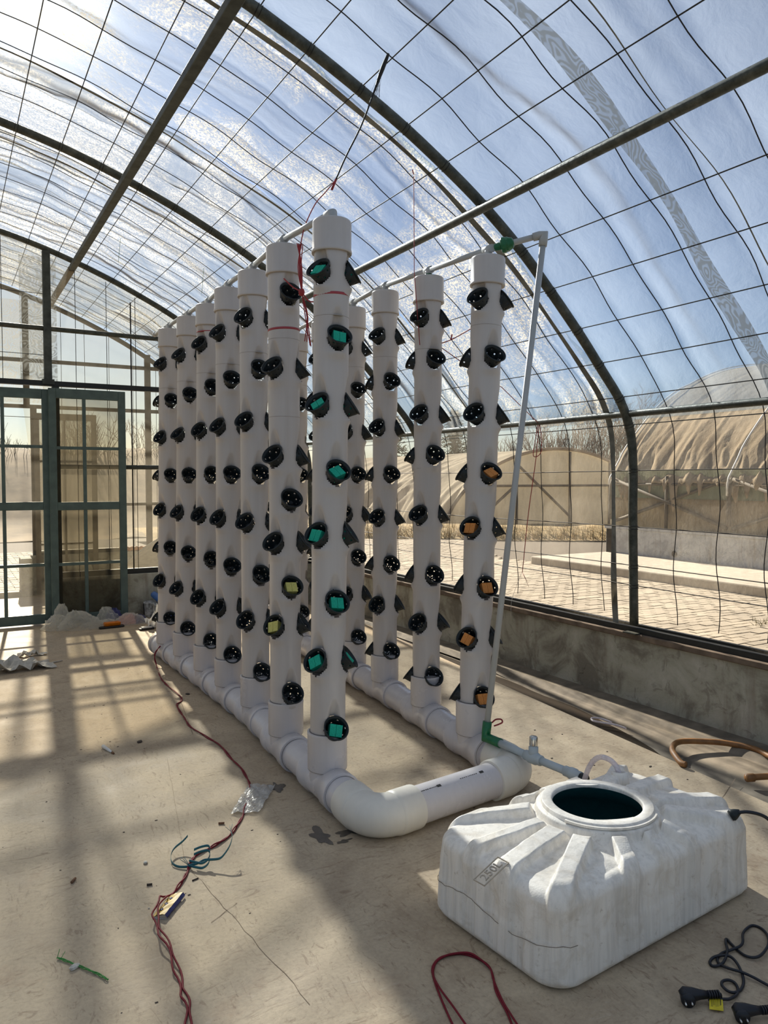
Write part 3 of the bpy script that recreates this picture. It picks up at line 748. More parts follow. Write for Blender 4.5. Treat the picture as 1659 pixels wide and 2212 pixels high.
TURN0 = [0, -2, -6, 2, -4, 3, 0]; TURN1 = [4, 2, 0, 3, -3, 0, 0]
for i, (bx, by, tx) in enumerate(OPEN):
    tower(0, i, bx, by, tx, ZT[i], lv_t2 if i == 1 else lv_std, TURN0[i], [2.145, 1.76] if i == 1 else [2.16], -.60)
for i, (bx, by, tx) in enumerate(WALL):
    tower(1, i, bx, by, tx, ZTR[i], lv_r2 if i == 1 else lv_std, TURN1[i], [2.18, 1.51] if i == 1 else [2.22], -.60 if i < 5 else .2)

# ------------------------------------------------------------------ base manifold
ZC = .085
base = thing('base_manifold', 'white fat PVC base pipe with tees and cream elbows carrying both tower rows', 'pipe', (1.5, 2.75, 0))
def tee(bx, by, d):
    d = Vector((d[0], d[1], 0)).normalized(); o = Vector((bx, by, ZC)); m = MB(); L = .165
    m.lathe([(.079, -L), (.0895, -L), (.0905, -L+.006), (.0895, -L+.012), (.0895, -L+.07), (.0825, -L+.08), (.0825, L-.08), (.0895, L-.07), (.0895, L-.012), (.0905, L-.006), (.0895, L), (.079, L)], o, d, 40)
    m.lathe([(.0815, 0), (.0815, .145-ZC), (.0875, .148-ZC), (.0895, .153-ZC), (.0895, .305-ZC), (.0905, .308-ZC), (.0905, .314-ZC), (.0895, .318-ZC), (.0795, .318-ZC)], o, (0,0,1), 40)
    obj('tee', m, M['pvc_low'], base, auto=40); q = MB()
    rings = [([(.0787, L*sg-.0012), (.0800, L*sg-.0012), (.0800, L*sg+.0012), (.0787, L*sg+.0012)], d) for sg in (-1, 1)]
    rings += [([(.0787, .318-ZC), (.0805, .318-ZC), (.0805, .3205-ZC), (.0787, .3205-ZC)], (0, 0, 1)), ([(.085, .1485-ZC), (.0887, .1495-ZC), (.0887, .151-ZC), (.085, .1515-ZC)], (0, 0, 1))]
    for pr, ax_ in rings:
        q = MB(); q.lathe(pr, o, ax_, 40, caps=False); obj('seam', q, M['dseam'], base)
def run(a, b, mat='pvc_low', r=R_PIPE):
    m = MB(); m.tube([Vector(a), Vector(b)], r, 40); obj('pipe_section', m, M[mat], base, auto=60)
for row in (OPEN, WALL):
    c = [(x, y) for x, y, _ in row]
    for k in range(7):
        a = c[max(k-1, 0)]; b = c[min(k+1, 6)]
        tee(c[k][0], c[k][1], (b[0]-a[0], b[1]-a[1]))
        if k < 6: run((*c[k], ZC), (*c[k+1], ZC))
EL, ER = (1.462, 2.655), (2.335, 2.775)
def elbow(c, a, b):
    # 90 degree bend from direction a (towards its row) to direction b (towards the cross pipe)
    a = Vector((*a, 0)).normalized(); b = Vector((*b, 0)).normalized(); c = Vector((c[0], c[1], ZC)); R = .105
    p0 = c+a*R; p1 = c+b*R; pts = []
    for k in range(13):
        t = k/12; q = (1-t)**2*p0+2*t*(1-t)*(c+(a+b)*.016)+t*t*p1; pts.append(q)
    m = MB(); m.tube([p0+a*.02]+pts+[p1+b*.02], .0862, 40)
    for p, dd_ in ((p0, a), (p1, b)):
        m.lathe([(.0862, -.004), (.0895, .004), (.0905, .012), (.0905, .105), (.0895, .11), (.079, .11)], p, dd_, 40)
    obj('elbow', m, M['cream'], base, auto=35)
elbow(EL, (OPEN[0][0]-EL[0], OPEN[0][1]-EL[1]), (ER[0]-EL[0], ER[1]-EL[1]))
elbow(ER, (WALL[0][0]-ER[0], WALL[0][1]-ER[1]), (EL[0]-ER[0], EL[1]-ER[1]))
run((*OPEN[0][:2], ZC), (EL[0], EL[1]+.13, ZC)); run((*WALL[0][:2], ZC), (ER[0], ER[1]+.13, ZC))
run((EL[0]+.12, EL[1]+.0165, ZC), (ER[0]-.12, ER[1]-.0165, ZC))
for c, d in ((OPEN, (1.524, 6.47)), (WALL, (2.62, 6.77))):
    run((c[6][0], c[6][1], ZC), (*d, ZC))
    m = MB(); m.lathe([(.0795, -.05), (.0885, -.05), (.089, -.045), (.089, -.01), (.084, .002), (.05, .006), (0, .007)], (*d, ZC), (d[0]-c[6][0], d[1]-c[6][1], 0), 40); obj('end_cap', m, M['pvc'], base, auto=40)
# printed marks on the cross pipe
ed = Vector((ER[0]-EL[0], ER[1]-EL[1], 0)).normalized(); en = Vector((-ed.y, ed.x, 0)); rr = random.Random(4)
q = MB()
def mark(s, ln, ang, wd):
    c = Vector((EL[0], EL[1], ZC))+ed*s+(Vector((0,0,1))*math.cos(ang)-en*math.sin(ang))*(R_PIPE+.0006)
    nrm = (Vector((0,0,1))*math.cos(ang)-en*math.sin(ang)); q.obox(c, ed*ln/2, nrm.cross(ed)*wd/2, nrm*.0004)
s = .20
while s < .31:
    l = rr.uniform(.003, .008); mark(s, l, .42, .004); s += l+.003
mark(.325, .022, .42, .012); s = .45
while s < .55:
    l = rr.uniform(.003, .008); mark(s, l, .42, .003); s += l+.004
mark(.575, .022, .42, .012)
obj('printed_mark', q, M['ink'], base)
od = (Vector((OPEN[2][0]-OPEN[1][0], OPEN[2][1]-OPEN[1][1], 0))).normalized(); q = MB()
for k in range(12):
    c = Vector((OPEN[1][0], OPEN[1][1]-.24, ZC))+od*(k*.009)+Vector((-.055, 0, .0565)); q.obox(c, od*.003, Vector((.003, 0, .003)), Vector((-.0004, 0, .0004)))
obj('printed_mark', q, M['ink'], base)

# ------------------------------------------------------------------ water supply headers
def hd_tee(m, c, d, drop):
    d = Vector(d).normalized(); m.lathe([(.0165, -.032), (.0205, -.032), (.0205, .032), (.0165, .032)], c, d, 18)
    m.lathe([(.0195, -drop), (.0195, 0)], c, (0, 0, 1), 18)
hl = thing('supply_header', 'pale grey water pipe joining the tower tops of the open-floor row', 'pipe', (1.509, 3.108, 2.62))
tops = [Vector((x+.0, y, z+.035)) for (_, y, x), z in zip(OPEN, ZT)]
for k in range(6):
    m = MB(); m.tube([tops[k], tops[k+1]], .0148, 14); obj('pipe', m, M['ppr'], hl)
for k in range(1, 7):
    m = MB(); hd_tee(m, tops[k], tops[min(k+1, 6)]-tops[k-1], .036); obj('tee_fitting', m, M['ppr'], hl)
e = tops[6]+(tops[6]-tops[5]).normalized()*.40
m = MB(); m.tube([tops[6], e], .0148, 14); m.lathe([(.019, -.02), (.02, .03), (.012, .036)], e, tops[6]-tops[5], 14); obj('pipe', m, M['ppr'], hl)
m = MB(); d = (tops[1]-tops[0]).normalized()
m.tube([tops[0]+d*.05, tops[0]+d*.02, tops[0]+Vector((0, -.004, -.002)), tops[0]+Vector((0, -.006, -.022)), tops[0]+Vector((0, -.006, -.04))], [.0205, .021, .0225, .021, .0205], 18); obj('elbow_fitting', m, M['ppr'], hl)

hr = thing('supply_riser', 'pale grey water pipe over the wall-side towers with leaning riser and green fittings', 'pipe', (2.36, 2.98, .14))
topr = [Vector((x, y, z+.042)) for (_, y, x), z in zip(WALL, ZTR)]
for k in range(6):
    m = MB(); m.tube([topr[k], topr[k+1]], .0148, 14); obj('pipe', m, M['ppr'], hr)
for k in range(7):
    m = MB(); hd_tee(m, topr[k], topr[min(k+1, 6)]-topr[max(k-1, 0)], .034); obj('tee_fitting', m, M['ppr'], hr)
m = MB(); m.lathe([(.0215, 0), (.0215, .022)], (topr[1].x, topr[1].y, ZTR[1]-.002), (0, 0, 1), 14); obj('green_nipple', m, M['green'], hr)
fe = Vector((2.615, 2.98, 2.665)); d = (fe-topr[0]).normalized()
m = MB(); m.tube([topr[0], fe], .0148, 14); obj('pipe', m, M['ppr'], hr)
m = MB(); m.lathe([(.0175, .03), (.0195, .05), (.020, .062), (.036, .066), (.040, .072), (.040, .085), (.037, .09), (.037, .10), (.032, .108), (.026, .124), (.022, .126), (.016, .130)], topr[0], d, 12)
obj('green_union', m, M['green'], hr, auto=30)
rb = Vector((2.275, 2.985, .190)); rd = (rb-fe).normalized()
m = MB(); m.tube([fe-d*.055, fe-d*.02, fe+d*.002+rd*.003, fe+rd*.025, fe+rd*.06], [.0205, .0215, .0235, .0215, .0205], 18); obj('elbow_fitting', m, M['ppr'], hr)
m = MB(); m.tube([fe, rb], .0152, 16); obj('riser', m, M['ppr'], hr)
f1 = Vector((2.298, 2.66, .186)); fd = (f1-rb).normalized()
m = MB(); m.tube([rb-rd*.075, rb-rd*.02, rb+fd*.004+rd*.004, rb+fd*.03, rb+fd*.105], [.0225, .0225, .026, .0225, .0225], 18); obj('green_elbow', m, M['green'], hr)
ff_ = Vector((2.317, 2.445, .186)); 
m = MB(); m.tube([rb+fd*.09, f1], .0175, 16); obj('feed_pipe', m, M['ppr_feed'], hr)
fd2 = (ff_-f1).normalized(); m = MB(); m.tube([f1, ff_], .0175, 16); obj('feed_pipe', m, M['ppr_feed'], hr)
m = MB(); m.lathe([(.0185, -.05), (.0235, -.048), (.0235, -.03), (.028, -.02), (.028, .02), (.0235, .03), (.0235, .048), (.0185, .05)], f1, fd2, 18); m.lathe([(.022, 0), (.022, .05), (.017, .052), (.017, .058)], f1, (0,0,1), 16)
obj('valve_body', m, M['ppr_feed'], hr)
m = MB(); m.lathe([(.018, .056), (.019, .06), (.019, .095), (.017, .098), (0, .099)], f1, (0, 0, 1), 8); obj('valve_knob', m, M['metal'], hr)
m = MB(); m.lathe([(.019, -.03), (.0225, -.026), (.0225, .0), (.026, .004), (.026, .03), (.022, .034), (.022, .06)], ff_, fd2, 16); obj('hose_coupling', m, M['ppr_feed'], hr)
m = MB(); m.lathe([(.018, .06), (.020, .064), (.020, .09), (.017, .094)], ff_, fd2, 10); obj('hose_clamp', m, M['blackp'], hr)
o = MB(); o.tube(smooth_path([(2.372, 3.06, .225), (2.40, 3.065, .235), (2.43, 3.06, .232), (2.425, 3.045, .222), (2.40, 3.04, .218), (2.37, 3.04, .214)], 5), .004, 6)
tag(obj('red_tie', o, M['redrope'], None, (2.37, 3.05, .2)), 'short loop of red twine beside the green elbow at the riser foot', 'twine')

# ------------------------------------------------------------------ water tank
TC = (1.928, 1.902); TA = math.radians(5.5)
def tank():
    t = thing('water_tank', 'low white dirty plastic water tank with radiating ribs and round open hatch', 'water tank', (TC[0], TC[1], 0))
    N = 520; ph = np.linspace(0, 2*np.pi, N, endpoint=False); A_, B_, RCn = .505, .285, .10
    def rrect(a, b, rc, ph):
        # distance from the centre to a rounded rectangle along angle ph
        c, s = np.cos(ph), np.sin(ph); lo = np.zeros_like(ph); hi = np.full_like(ph, 2.0)
        for _ in range(40):
            mid = (lo+hi)/2; x = np.abs(mid*c)-(a-rc); y = np.abs(mid*s)-(b-rc)
            d = np.hypot(np.maximum(x, 0), np.maximum(y, 0))+np.minimum(np.maximum(x, y), 0)-rc
            lo = np.where(d < 0, mid, lo); hi = np.where(d >= 0, mid, hi)
        return (lo+hi)/2
    ribs = np.radians(np.array([116, 148, 176, -167, -146, -117, -87, -60, -31, -11, 14, 35, 62, 88])-5.5)
    RH = .030; halfw = [.026, .030, .024, .036, .032, .029, .027, .020, .027, .029, .029, .031, .029, .027]
    prof = [(0.150, .330, 0), (.150, .338, 0), (.152, .343, 0), (.158, .345, 0), (.184, .345, 0), (.188, .343, 0), (.189, .331, 0), (.192, .329, 0), (.203, .328, 0), (.207, .322, 0), (.209, .308, 0), (.214, .301, 0)]
    rings = []
    for r, z, _ in prof: rings.append((np.full(N, r), np.full(N, z)))
    Rin = rrect(A_-.042, B_-.042, .07, ph)
    nd = 42
    def ribmask(x, y, rad):
        m = np.zeros_like(x)
        for a, hw in zip(ribs, halfw):
            al = x*np.cos(a)+y*np.sin(a); pe = np.abs(-x*np.sin(a)+y*np.cos(a))
            k = np.clip((hw-pe)/.012+.5, 0, 1); k = k*k*(3-2*k)
            m = np.maximum(m, k*(al > 0))
        return m
    for k in range(1, nd+1):
        tt = k/nd; r = .214+(np.maximum(Rin, .235)-.214)*tt
        x, y = r*np.cos(ph), r*np.sin(ph)
        z = .297-.024*tt**1.3
        fade = np.clip(tt/.10, 0, 1)
        z = z+RH*ribmask(x, y, r)*fade+.0015*np.sin(x*40)*np.sin(y*33)
        rings.append((r, z))
    zend = rings[-1][1]
    for k in range(1, 15):
        q = k/14*math.pi/2
        Ro = rrect(A_-.042+.042*math.sin(q), B_-.042+.042*math.sin(q), .07+.03*math.sin(q), ph)
        x, y = Ro*np.cos(ph), Ro*np.sin(ph); mk = ribmask(x, y, Ro)
        z = (.273-.037*(1-math.cos(q)))+(zend-.273)*np.where(mk > .01, 1-math.sin(q)**3, math.cos(q))
        rings.append((Ro+.014*mk*math.sin(q), z))
    for k in range(1, 26):
        tt = k/25; z = .236-(.236-.03)*tt
        Ro = rrect(A_+.006*tt, B_+.006*tt, .10, ph); x, y = Ro*np.cos(ph), Ro*np.sin(ph)
        mk = ribmask(x, y, Ro); fl = .005*np.clip(3*np.sin(np.where(np.abs(x) > .46, y, x)*60), -1, 1)
        rings.append((Ro+.014*mk*max(0, 1-2.2*tt)+.004*mk*min(1, 2.2*tt)+fl*min(1, tt*4)+(.002 if tt > .5 else 0), np.full(N, z)))
    for k in range(1, 6):
        q = k/5*math.pi/2; Ro = rrect(A_+.006-.03*(1-math.cos(q)), B_+.006-.03*(1-math.cos(q)), .09, ph)
        rings.append((Ro, np.full(N, .03-.03*math.sin(q))))
    P = np.zeros((len(rings), N, 3)); ca, sa = math.cos(TA), math.sin(TA)
    for i, (r, z) in enumerate(rings):
        x, y = r*np.cos(ph), r*np.sin(ph)
        P[i, :, 0] = TC[0]+x*ca-y*sa; P[i, :, 1] = TC[1]+x*sa+y*ca; P[i, :, 2] = z
    m = MB(); P = np.concatenate([P, P[:, :1]], 1); m.grid(P, 0, True)
    obj('shell', m, M['tank'], t)
    # inside of the shell, water and things in it
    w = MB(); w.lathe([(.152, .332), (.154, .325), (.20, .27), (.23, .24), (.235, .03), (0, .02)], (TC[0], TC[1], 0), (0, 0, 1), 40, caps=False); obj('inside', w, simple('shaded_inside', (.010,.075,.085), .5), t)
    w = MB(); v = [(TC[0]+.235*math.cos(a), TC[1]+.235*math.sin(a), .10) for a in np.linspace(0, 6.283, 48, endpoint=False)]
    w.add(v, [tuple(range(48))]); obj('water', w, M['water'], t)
    q = MB(); q.lathe([(0, -.03), (.017, -.026), (.02, 0), (.017, .026), (0, .03)], (TC[0]-.02, TC[1]+.09, .104), (1, .3, 0), 14); obj('float_valve', q, M['blackp'], t)
    q = MB(); q.lathe([(.024, 0), (.022, .008), (.0, .010)], (TC[0]+.12, TC[1]+.06, .10), (0,0,1), 14); obj('drain_plug', q, M['darkchip'], t)
    # worn plastic lips at the hatch edge
    for a0, a1, ins in ((3.9, 4.8, .008), (.75, 1.3, .012)):
        q = MB(); V = []
        for a in np.linspace(a0, a1, 14):
            f = math.sin((a-a0)/(a1-a0)*math.pi); V.append([(TC[0]+rr_*math.cos(a), TC[1]+rr_*math.sin(a), z_) for rr_, z_ in ((.152, .343), (.150-ins*f, .343), (.150-ins*f, .337), (.152, .337))])
        q.grid(np.array(V), 0, False); obj('hatch_lip', q, M['tank'], t)
    # notched outer bead of the hatch
    q = MB(); V = []
    for a in np.linspace(-2.9, -1.0, 30):
        V.append([(TC[0]+rr_*math.cos(a), TC[1]+rr_*math.sin(a), z_) for rr_, z_ in ((.187, .332), (.199, .332), (.199, .3395), (.187, .3395))])
    q.grid(np.array(V), 0, False); obj('hatch_bead', q, M['tank'], t)
    # seam crack round the short side and long side
    def side_pt(phi, z, off_=.004):
        r = rrect(A_+.004, B_+.004, .10, np.array([phi]))[0]+.005+off_; x, y = r*math.cos(phi), r*math.sin(phi)
        return (TC[0]+x*ca-y*sa, TC[1]+x*sa+y*ca, z)
    rr2 = random.Random(9); pts = []
    for a in np.linspace(math.radians(146), math.radians(214), 36):
        pts.append(side_pt(a, .125+.012*math.sin(a*9)+rr2.uniform(-.003, .003)-.02*(a-2.5)*0))
    q = MB(); q.tube(pts, .0010, 5); obj('crack', q, simple('hairline', (.22,.18,.14), .9), t)
    # embossed lettering 250L in a frame
    cu = bpy.data.curves.new('text', 'FONT'); cu.body = '250L'; cu.size = .038; cu.extrude = .0016; cu.space_character = 1.08; cu.align_x = 'CENTER'; cu.align_y = 'CENTER'
    to = bpy.data.objects.new('tmp', cu); COL.objects.link(to)
    dg = bpy.context.evaluated_depsgraph_get(); me = bpy.data.meshes.new_from_object(to.evaluated_get(dg)); bpy.data.objects.remove(to)
    me.materials.clear(); me.materials.append(simple('embossed_edge', (.50,.43,.34), .6))
    lo = bpy.data.objects.new('lettering', me); COL.objects.link(lo); lo.parent = t
    dv = Vector((.12, .024, 0)).normalized(); nv = Vector((-.30, -.10, 1)).normalized(); dv = (dv-nv*dv.dot(nv)).normalized(); uv = nv.cross(dv)
    LC = Vector((1.392, 1.795, .283)); mt = Matrix((dv, uv, nv)).transposed().to_4x4(); mt.translation = LC-Vector((TC[0], TC[1], 0)); lo.matrix_local = mt
    q = MB()
    for sx, sy in ((0, 1), (0, -1)): q.obox(LC+uv*sy*.021, dv*.056, uv*.001, nv*.002)
    for sx in (-1, 1): q.obox(LC+dv*sx*.056, dv*.001, uv*.022, nv*.002)
    obj('lettering_frame', q, me.materials[0], t)
    # rubber grommet with the pump cable
    g_ = MB(); g_.lathe([(.017, -.004), (.020, .004), (.015, .018), (.008, .032)], (2.325, 1.668, .296), (.7, -.35, .35), 16); obj('grommet', g_, M['blackp'], t)
    g_ = MB(); g_.lathe([(.033, -.03), (.033, .018), (.030, .024), (.018, .024), (.018, .0)], (2.225, 2.075, .305), (.1, .15, 1), 18); obj('hose_spigot', g_, M['tank'], t)
    return t
tank()
o = MB(); o.tube(smooth_path([(2.335, 1.66, .305), (2.37, 1.63, .312), (2.43, 1.60, .285), (2.485, 1.57, .20), (2.53, 1.545, .08), (2.56, 1.53, .008), (2.60, 1.46, .006), (2.62, 1.30, .006)], 6), .006, 8)
tag(obj('pump_cable', o, M['blackcord'], None, (2.335, 1.66, .3)), 'black cable coming out of the top of the white tank', 'cable')
o = MB(); o.tube(smooth_path([(2.56, 1.62, .10), (2.59, 1.60, .105), (2.63, 1.60, .105), (2.66, 1.58, .1)], 4), .0045, 6); o.tube(smooth_path([(2.545, 1.61, .004), (2.548, 1.615, .05), (2.56, 1.61, .085), (2.60, 1.605, .098), (2.64, 1.60, .103)], 4), .0045, 6)
tag(obj('thin_cable', o, M['blackcord'], None, (2.56, 1.62, .0)), 'thin black forked cable on the floor behind the end of the tank', 'cable')
o = MB(); o.tube(smooth_path([(2.228, 2.08, .31), (2.228, 2.10, .345), (2.222, 2.135, .362), (2.215, 2.18, .355), (2.21, 2.22, .31), (2.21, 2.25, .24), (2.24, 2.29, .19), (2.29, 2.32, .175), (2.322, 2.36, .184)], 6), .0105, 12)
tag(obj('clear_hose', o, M['tube'], None, (2.228, 2.08, .3)), 'pinkish clear hose arching out of the tank top', 'hose')

# ------------------------------------------------------------------ cables and litter on the floor
def floor_cable(pts, r, z=None, lift=None, k=5):
    P = []
    for i, p in enumerate(pts): P.append((p[0], p[1], (r if lift is None else r+lift(i))))
    return smooth_path(P, k)
WIRE = [(1.53,6.17),(1.415,6.10),(1.398,6.006),(1.335,5.569),(1.332,5.398),(1.331,5.032),(1.261,4.88),(1.24,4.649),(1.221,4.457),(1.244,4.236),(1.27,4.064),(1.263,3.81),(1.256,3.611),(1.223,3.419),(1.137,3.23),(1.066,3.099),(.99,2.994),(.913,2.933),(.848,2.904),(.804,2.878),(.763,2.808),(.717,2.72),(.657,2.648),(.618,2.603),(.578,2.515),(.569,2.417),(.573,2.305),(.569,2.195),(.561,2.106),(.554,2.034),(.524,1.93)]
m = MB(); wz = lambda i: (.165 if i == 0 else .09 if i == 1 else .0) + (.018 if 23 <= i <= 26 else 0)
base_p = floor_cable(WIRE, .0035, lift=wz)
P1 = [Vector(p)+Vector((.004*math.sin(i*.9), .004*math.cos(i*.9), .0)) for i, p in enumerate(base_p)]
P2 = [Vector(p)+Vector((-.005*math.sin(i*.9+.6), -.004*math.cos(i*.9), .003+.003*math.sin(i*.9)))+(Vector((-.012, .004, 0)) if i > 110 else Vector((0,0,0))) for i, p in enumerate(base_p)]
m.tube(P1, .0032, 6); m.tube(P2, .0032, 6)
tag(obj('red_wire', m, M['red'], None, (1.53, 6.17, 0)), 'long twisted red wire trailing over the floor from the rearmost tower', 'wire')
L1 = [(1.11,1.50),(1.136,1.611),(1.17,1.726),(1.204,1.82),(1.231,1.866),(1.271,1.889),(1.312,1.886),(1.344,1.871),(1.369,1.833),(1.377,1.787),(1.36,1.743),(1.324,1.682),(1.297,1.6),(1.27,1.534),(1.24,1.44)]
L2 = [(1.15,1.49),(1.165,1.595),(1.179,1.688),(1.191,1.769),(1.211,1.833),(1.249,1.876),(1.286,1.885),(1.322,1.876),(1.358,1.855),(1.37,1.812),(1.37,1.767),(1.349,1.726),(1.315,1.643),(1.296,1.58),(1.284,1.536),(1.26,1.43)]
m = MB(); m.tube(floor_cable(L1, .0032), .0032, 6); m.tube(floor_cable(L2, .0032, lift=lambda i: .004+.003*math.sin(i)), .0032, 6)
tag(obj('red_wire_loop', m, M['red'], None, (1.25, 1.85, 0)), 'looped red wire on the floor in front of the white tank', 'wire')
CORD = [(1.811,1.36),(1.828,1.348),(1.846,1.334),(1.861,1.329),(1.888,1.332),(1.911,1.34),(1.932,1.356),(1.941,1.373),(1.932,1.385),(1.909,1.387),(1.891,1.376),(1.886,1.356),(1.898,1.344),(1.925,1.343),(1.958,1.356),(1.986,1.377),(2.012,1.408),(2.026,1.435),(2.027,1.455),(2.01,1.47),(1.987,1.477),(1.963,1.471),(1.953,1.457),(1.962,1.446),(1.984,1.443),(2.018,1.456),(2.052,1.477),(2.08,1.503),(2.104,1.519),(2.098,1.497),(2.085,1.462),(2.08,1.432),(2.093,1.412),(2.12,1.409),(2.172,1.425),(2.21,1.446),(2.24,1.473),(2.256,1.504),(2.247,1.526),(2.209,1.522),(2.167,1.506),(2.129,1.479),(2.102,1.469),(2.066,1.473),(2.033,1.479),(2.001,1.473),(1.982,1.456),(1.975,1.436),(1.98,1.411),(1.993,1.384),(2.002,1.356),(2.009,1.327),(2.02,1.26)]
pw = thing('power_cable', 'black power cord with plug and yellow tag, coiled beside the white tank', 'cord', (1.811, 1.36, 0))
m = MB(); m.tube(floor_cable(CORD, .0042, lift=lambda i: .004+.004*math.sin(i*.8)), .0042, 8); obj('cable', m, M['blackcord'], pw)
def plug(parent, p, d, h=.022):
    p = Vector(p); d = Vector((d[0], d[1], 0)).normalized(); n = Vector((-d.y, d.x, 0))
    m = MB(); m.tube([p+d*.052+Vector((0,0,h)), p+d*.03+Vector((0,0,h+.002)), p+d*.008+Vector((0,0,h+.003)), p-d*.014+Vector((0,0,h+.004)), p-d*.024+Vector((0,0,h))], [.010, .013, .018, .020, .014], 12)
    m.lathe([(.017, -.004), (.0195, 0), (.0195, .018), (.018, .022)], p-d*.006+Vector((0, 0, h-.002)), n*-1+d*-.3, 20)
    obj('plug_body', m, M['blackcord'], parent)
    m = MB()
    for k in range(5): m.lathe([(.0095, 0), (.0115, .001), (.0115, .004), (.0095, .005)], p+d*(.052+.007*k)+Vector((0, 0, h)), d, 12)
    m.tube([p+d*.05+Vector((0,0,h)), p+d*.09+Vector((0,0,h-.004))], .0075, 10); obj('strain_relief', m, M['blackcord'], parent)
    m = MB()
    for s_ in (-1, 1):
        a = p-n*.018-d*.012+d*s_*.009+Vector((0, 0, h-.001)); m.tube([a, a-n*.019-d*.005], .0024, 8)
    obj('pin', m, M['metal'], parent)
plug(pw, (1.762, 1.383, 0), (.045, -.022))
q = MB(); a = [(1.818,1.362),(1.847,1.342),(1.809,1.31),(1.781,1.333)]
zt = [.016, .014, .006, .007]
q.add([(x, y, z) for (x, y), z in zip(a, zt)]+[(x, y, z+.0008) for (x, y), z in zip(a, zt)], [(3,2,1,0),(4,5,6,7),(0,1,5,4),(1,2,6,5),(2,3,7,6),(3,0,4,7)]); obj('tag', q, M['yellow'], pw)
q = MB(); A0, A1, A3 = Vector((*a[0], .0175)), Vector((*a[1], .0155)), Vector((*a[3], .0085)); ux = A1-A0; uy = A3-A0
rr = random.Random(2)
for k in range(8):
    c = A0+ux*(.15+.09*k)+uy*.5; q.obox(c+Vector((0,0,.0004)), ux*.012, uy*.3*rr.uniform(.7, 1.1), Vector((0, 0, .0002)))
q.obox(A0+ux*.86+uy*.4+Vector((0, 0, .0004)), ux*.03, uy*.28, Vector((0, 0, .0002)))
obj('printed_text', q, M['ink'], pw)
p2 = thing('power_plug', 'second black plug lying below the cord with the yellow tag', 'plug', (1.84, 1.262, 0)); plug(p2, (1.832, 1.268, 0), (.04, -.017), .022)
m = MB(); m.tube([(1.905, 1.237, .016), (1.96, 1.21, .006), (2.05, 1.17, .005)], .0042, 8); obj('cable', m, M['blackcord'], p2)
HOSE = [(3.204,2.559),(3.204,2.589),(3.237,2.65),(3.292,2.715),(3.366,2.767),(3.431,2.785),(3.489,2.766),(3.539,2.731),(3.602,2.681),(3.648,2.62),(3.678,2.548),(3.679,2.481),(3.656,2.418),(3.624,2.337),(3.574,2.271),(3.488,2.24),(3.422,2.261),(3.361,2.285),(3.312,2.302)]
m = MB(); hp = floor_cable(HOSE, .016, lift=lambda i: .012 if 1 < i < 14 else .002); m.tube(hp, .0155, 12)
hz = tag(obj('garden_hose', m, M['hose'], None, (3.4, 2.5, 0)), 'stiff brown hose curled on the floor by the low concrete wall', 'hose')
m = MB(); m.lathe([(.0165, 0), (.0195, .002), (.0195, .04), (.0165, .042)], (3.312, 2.302, .018), (.9, -.4, 0), 12); obj('end_collar', m, M['hose'], hz)
m = MB(); m.tube(smooth_path([(3.43,3.27,.0),(3.40,3.33,.012),(3.36,3.36,.014),(3.33,3.33,.012),(3.345,3.29,.01),(3.40,3.22,.006),(3.42,3.15,.0)], 5), .006, 8)
tag(obj('clear_hose_scrap', m, M['tube'], None, (3.4, 3.25, 0)), 'short clear hose offcut lying in the wet gutter', 'hose')

# teal strap tied on the wire
st = thing('teal_strap', 'frayed teal packing strap knotted round the red wire', 'strap', (.764, 2.80, 0))
S1 = [(.802,2.963,.05),(.78,2.958,.035),(.747,2.943,.025),(.726,2.916,.02),(.715,2.883,.012),(.715,2.852,.008),(.728,2.826,.006),(.752,2.806,.008),(.764,2.799,.012)]
S2 = [(.762,2.803,.012),(.78,2.778,.012),(.801,2.76,.012),(.826,2.77,.018),(.838,2.788,.035),(.837,2.804,.05),(.814,2.821,.045),(.789,2.832,.035)]
S3 = [(.765,2.805,.012),(.787,2.786,.02),(.814,2.783,.028),(.837,2.77,.03),(.866,2.754,.035),(.89,2.759,.05),(.913,2.777,.065),(.931,2.806,.08),(.938,2.841,.085)]
for S in (S1, S2, S3, [(x+.004, y+.012, z+.012) for x, y, z in S2]):
    m = MB(); pts = smooth_path(S, 5); V = []
    for p in pts: V.append([p+Vector((0, 0, -.0045)), p+Vector((.0008, .0008, .0045))])
    m.grid(np.array([[tuple(a), tuple(b)] for a, b in V]), 0, True); o = obj('band', m, M['teal'], st); md = o.modifiers.new('s', 'SOLIDIFY'); md.thickness = .001
m = MB()
for dx, dy, dz in ((.012, .02, .02), (-.012, .018, .01), (.004, .028, .012), (-.02, .01, .02)): m.tube([(.938, 2.841, .085), (.938+dx, 2.841+dy, .085+dz)], .0008, 4)
for dx, dy in ((-.03, .02), (-.012, .028), (-.022, .035)): m.tube([(.764, 2.80, .012), (.764+dx, 2.80+dy, .035)], .0012, 4)
obj('fray', m, M['teal'], st)
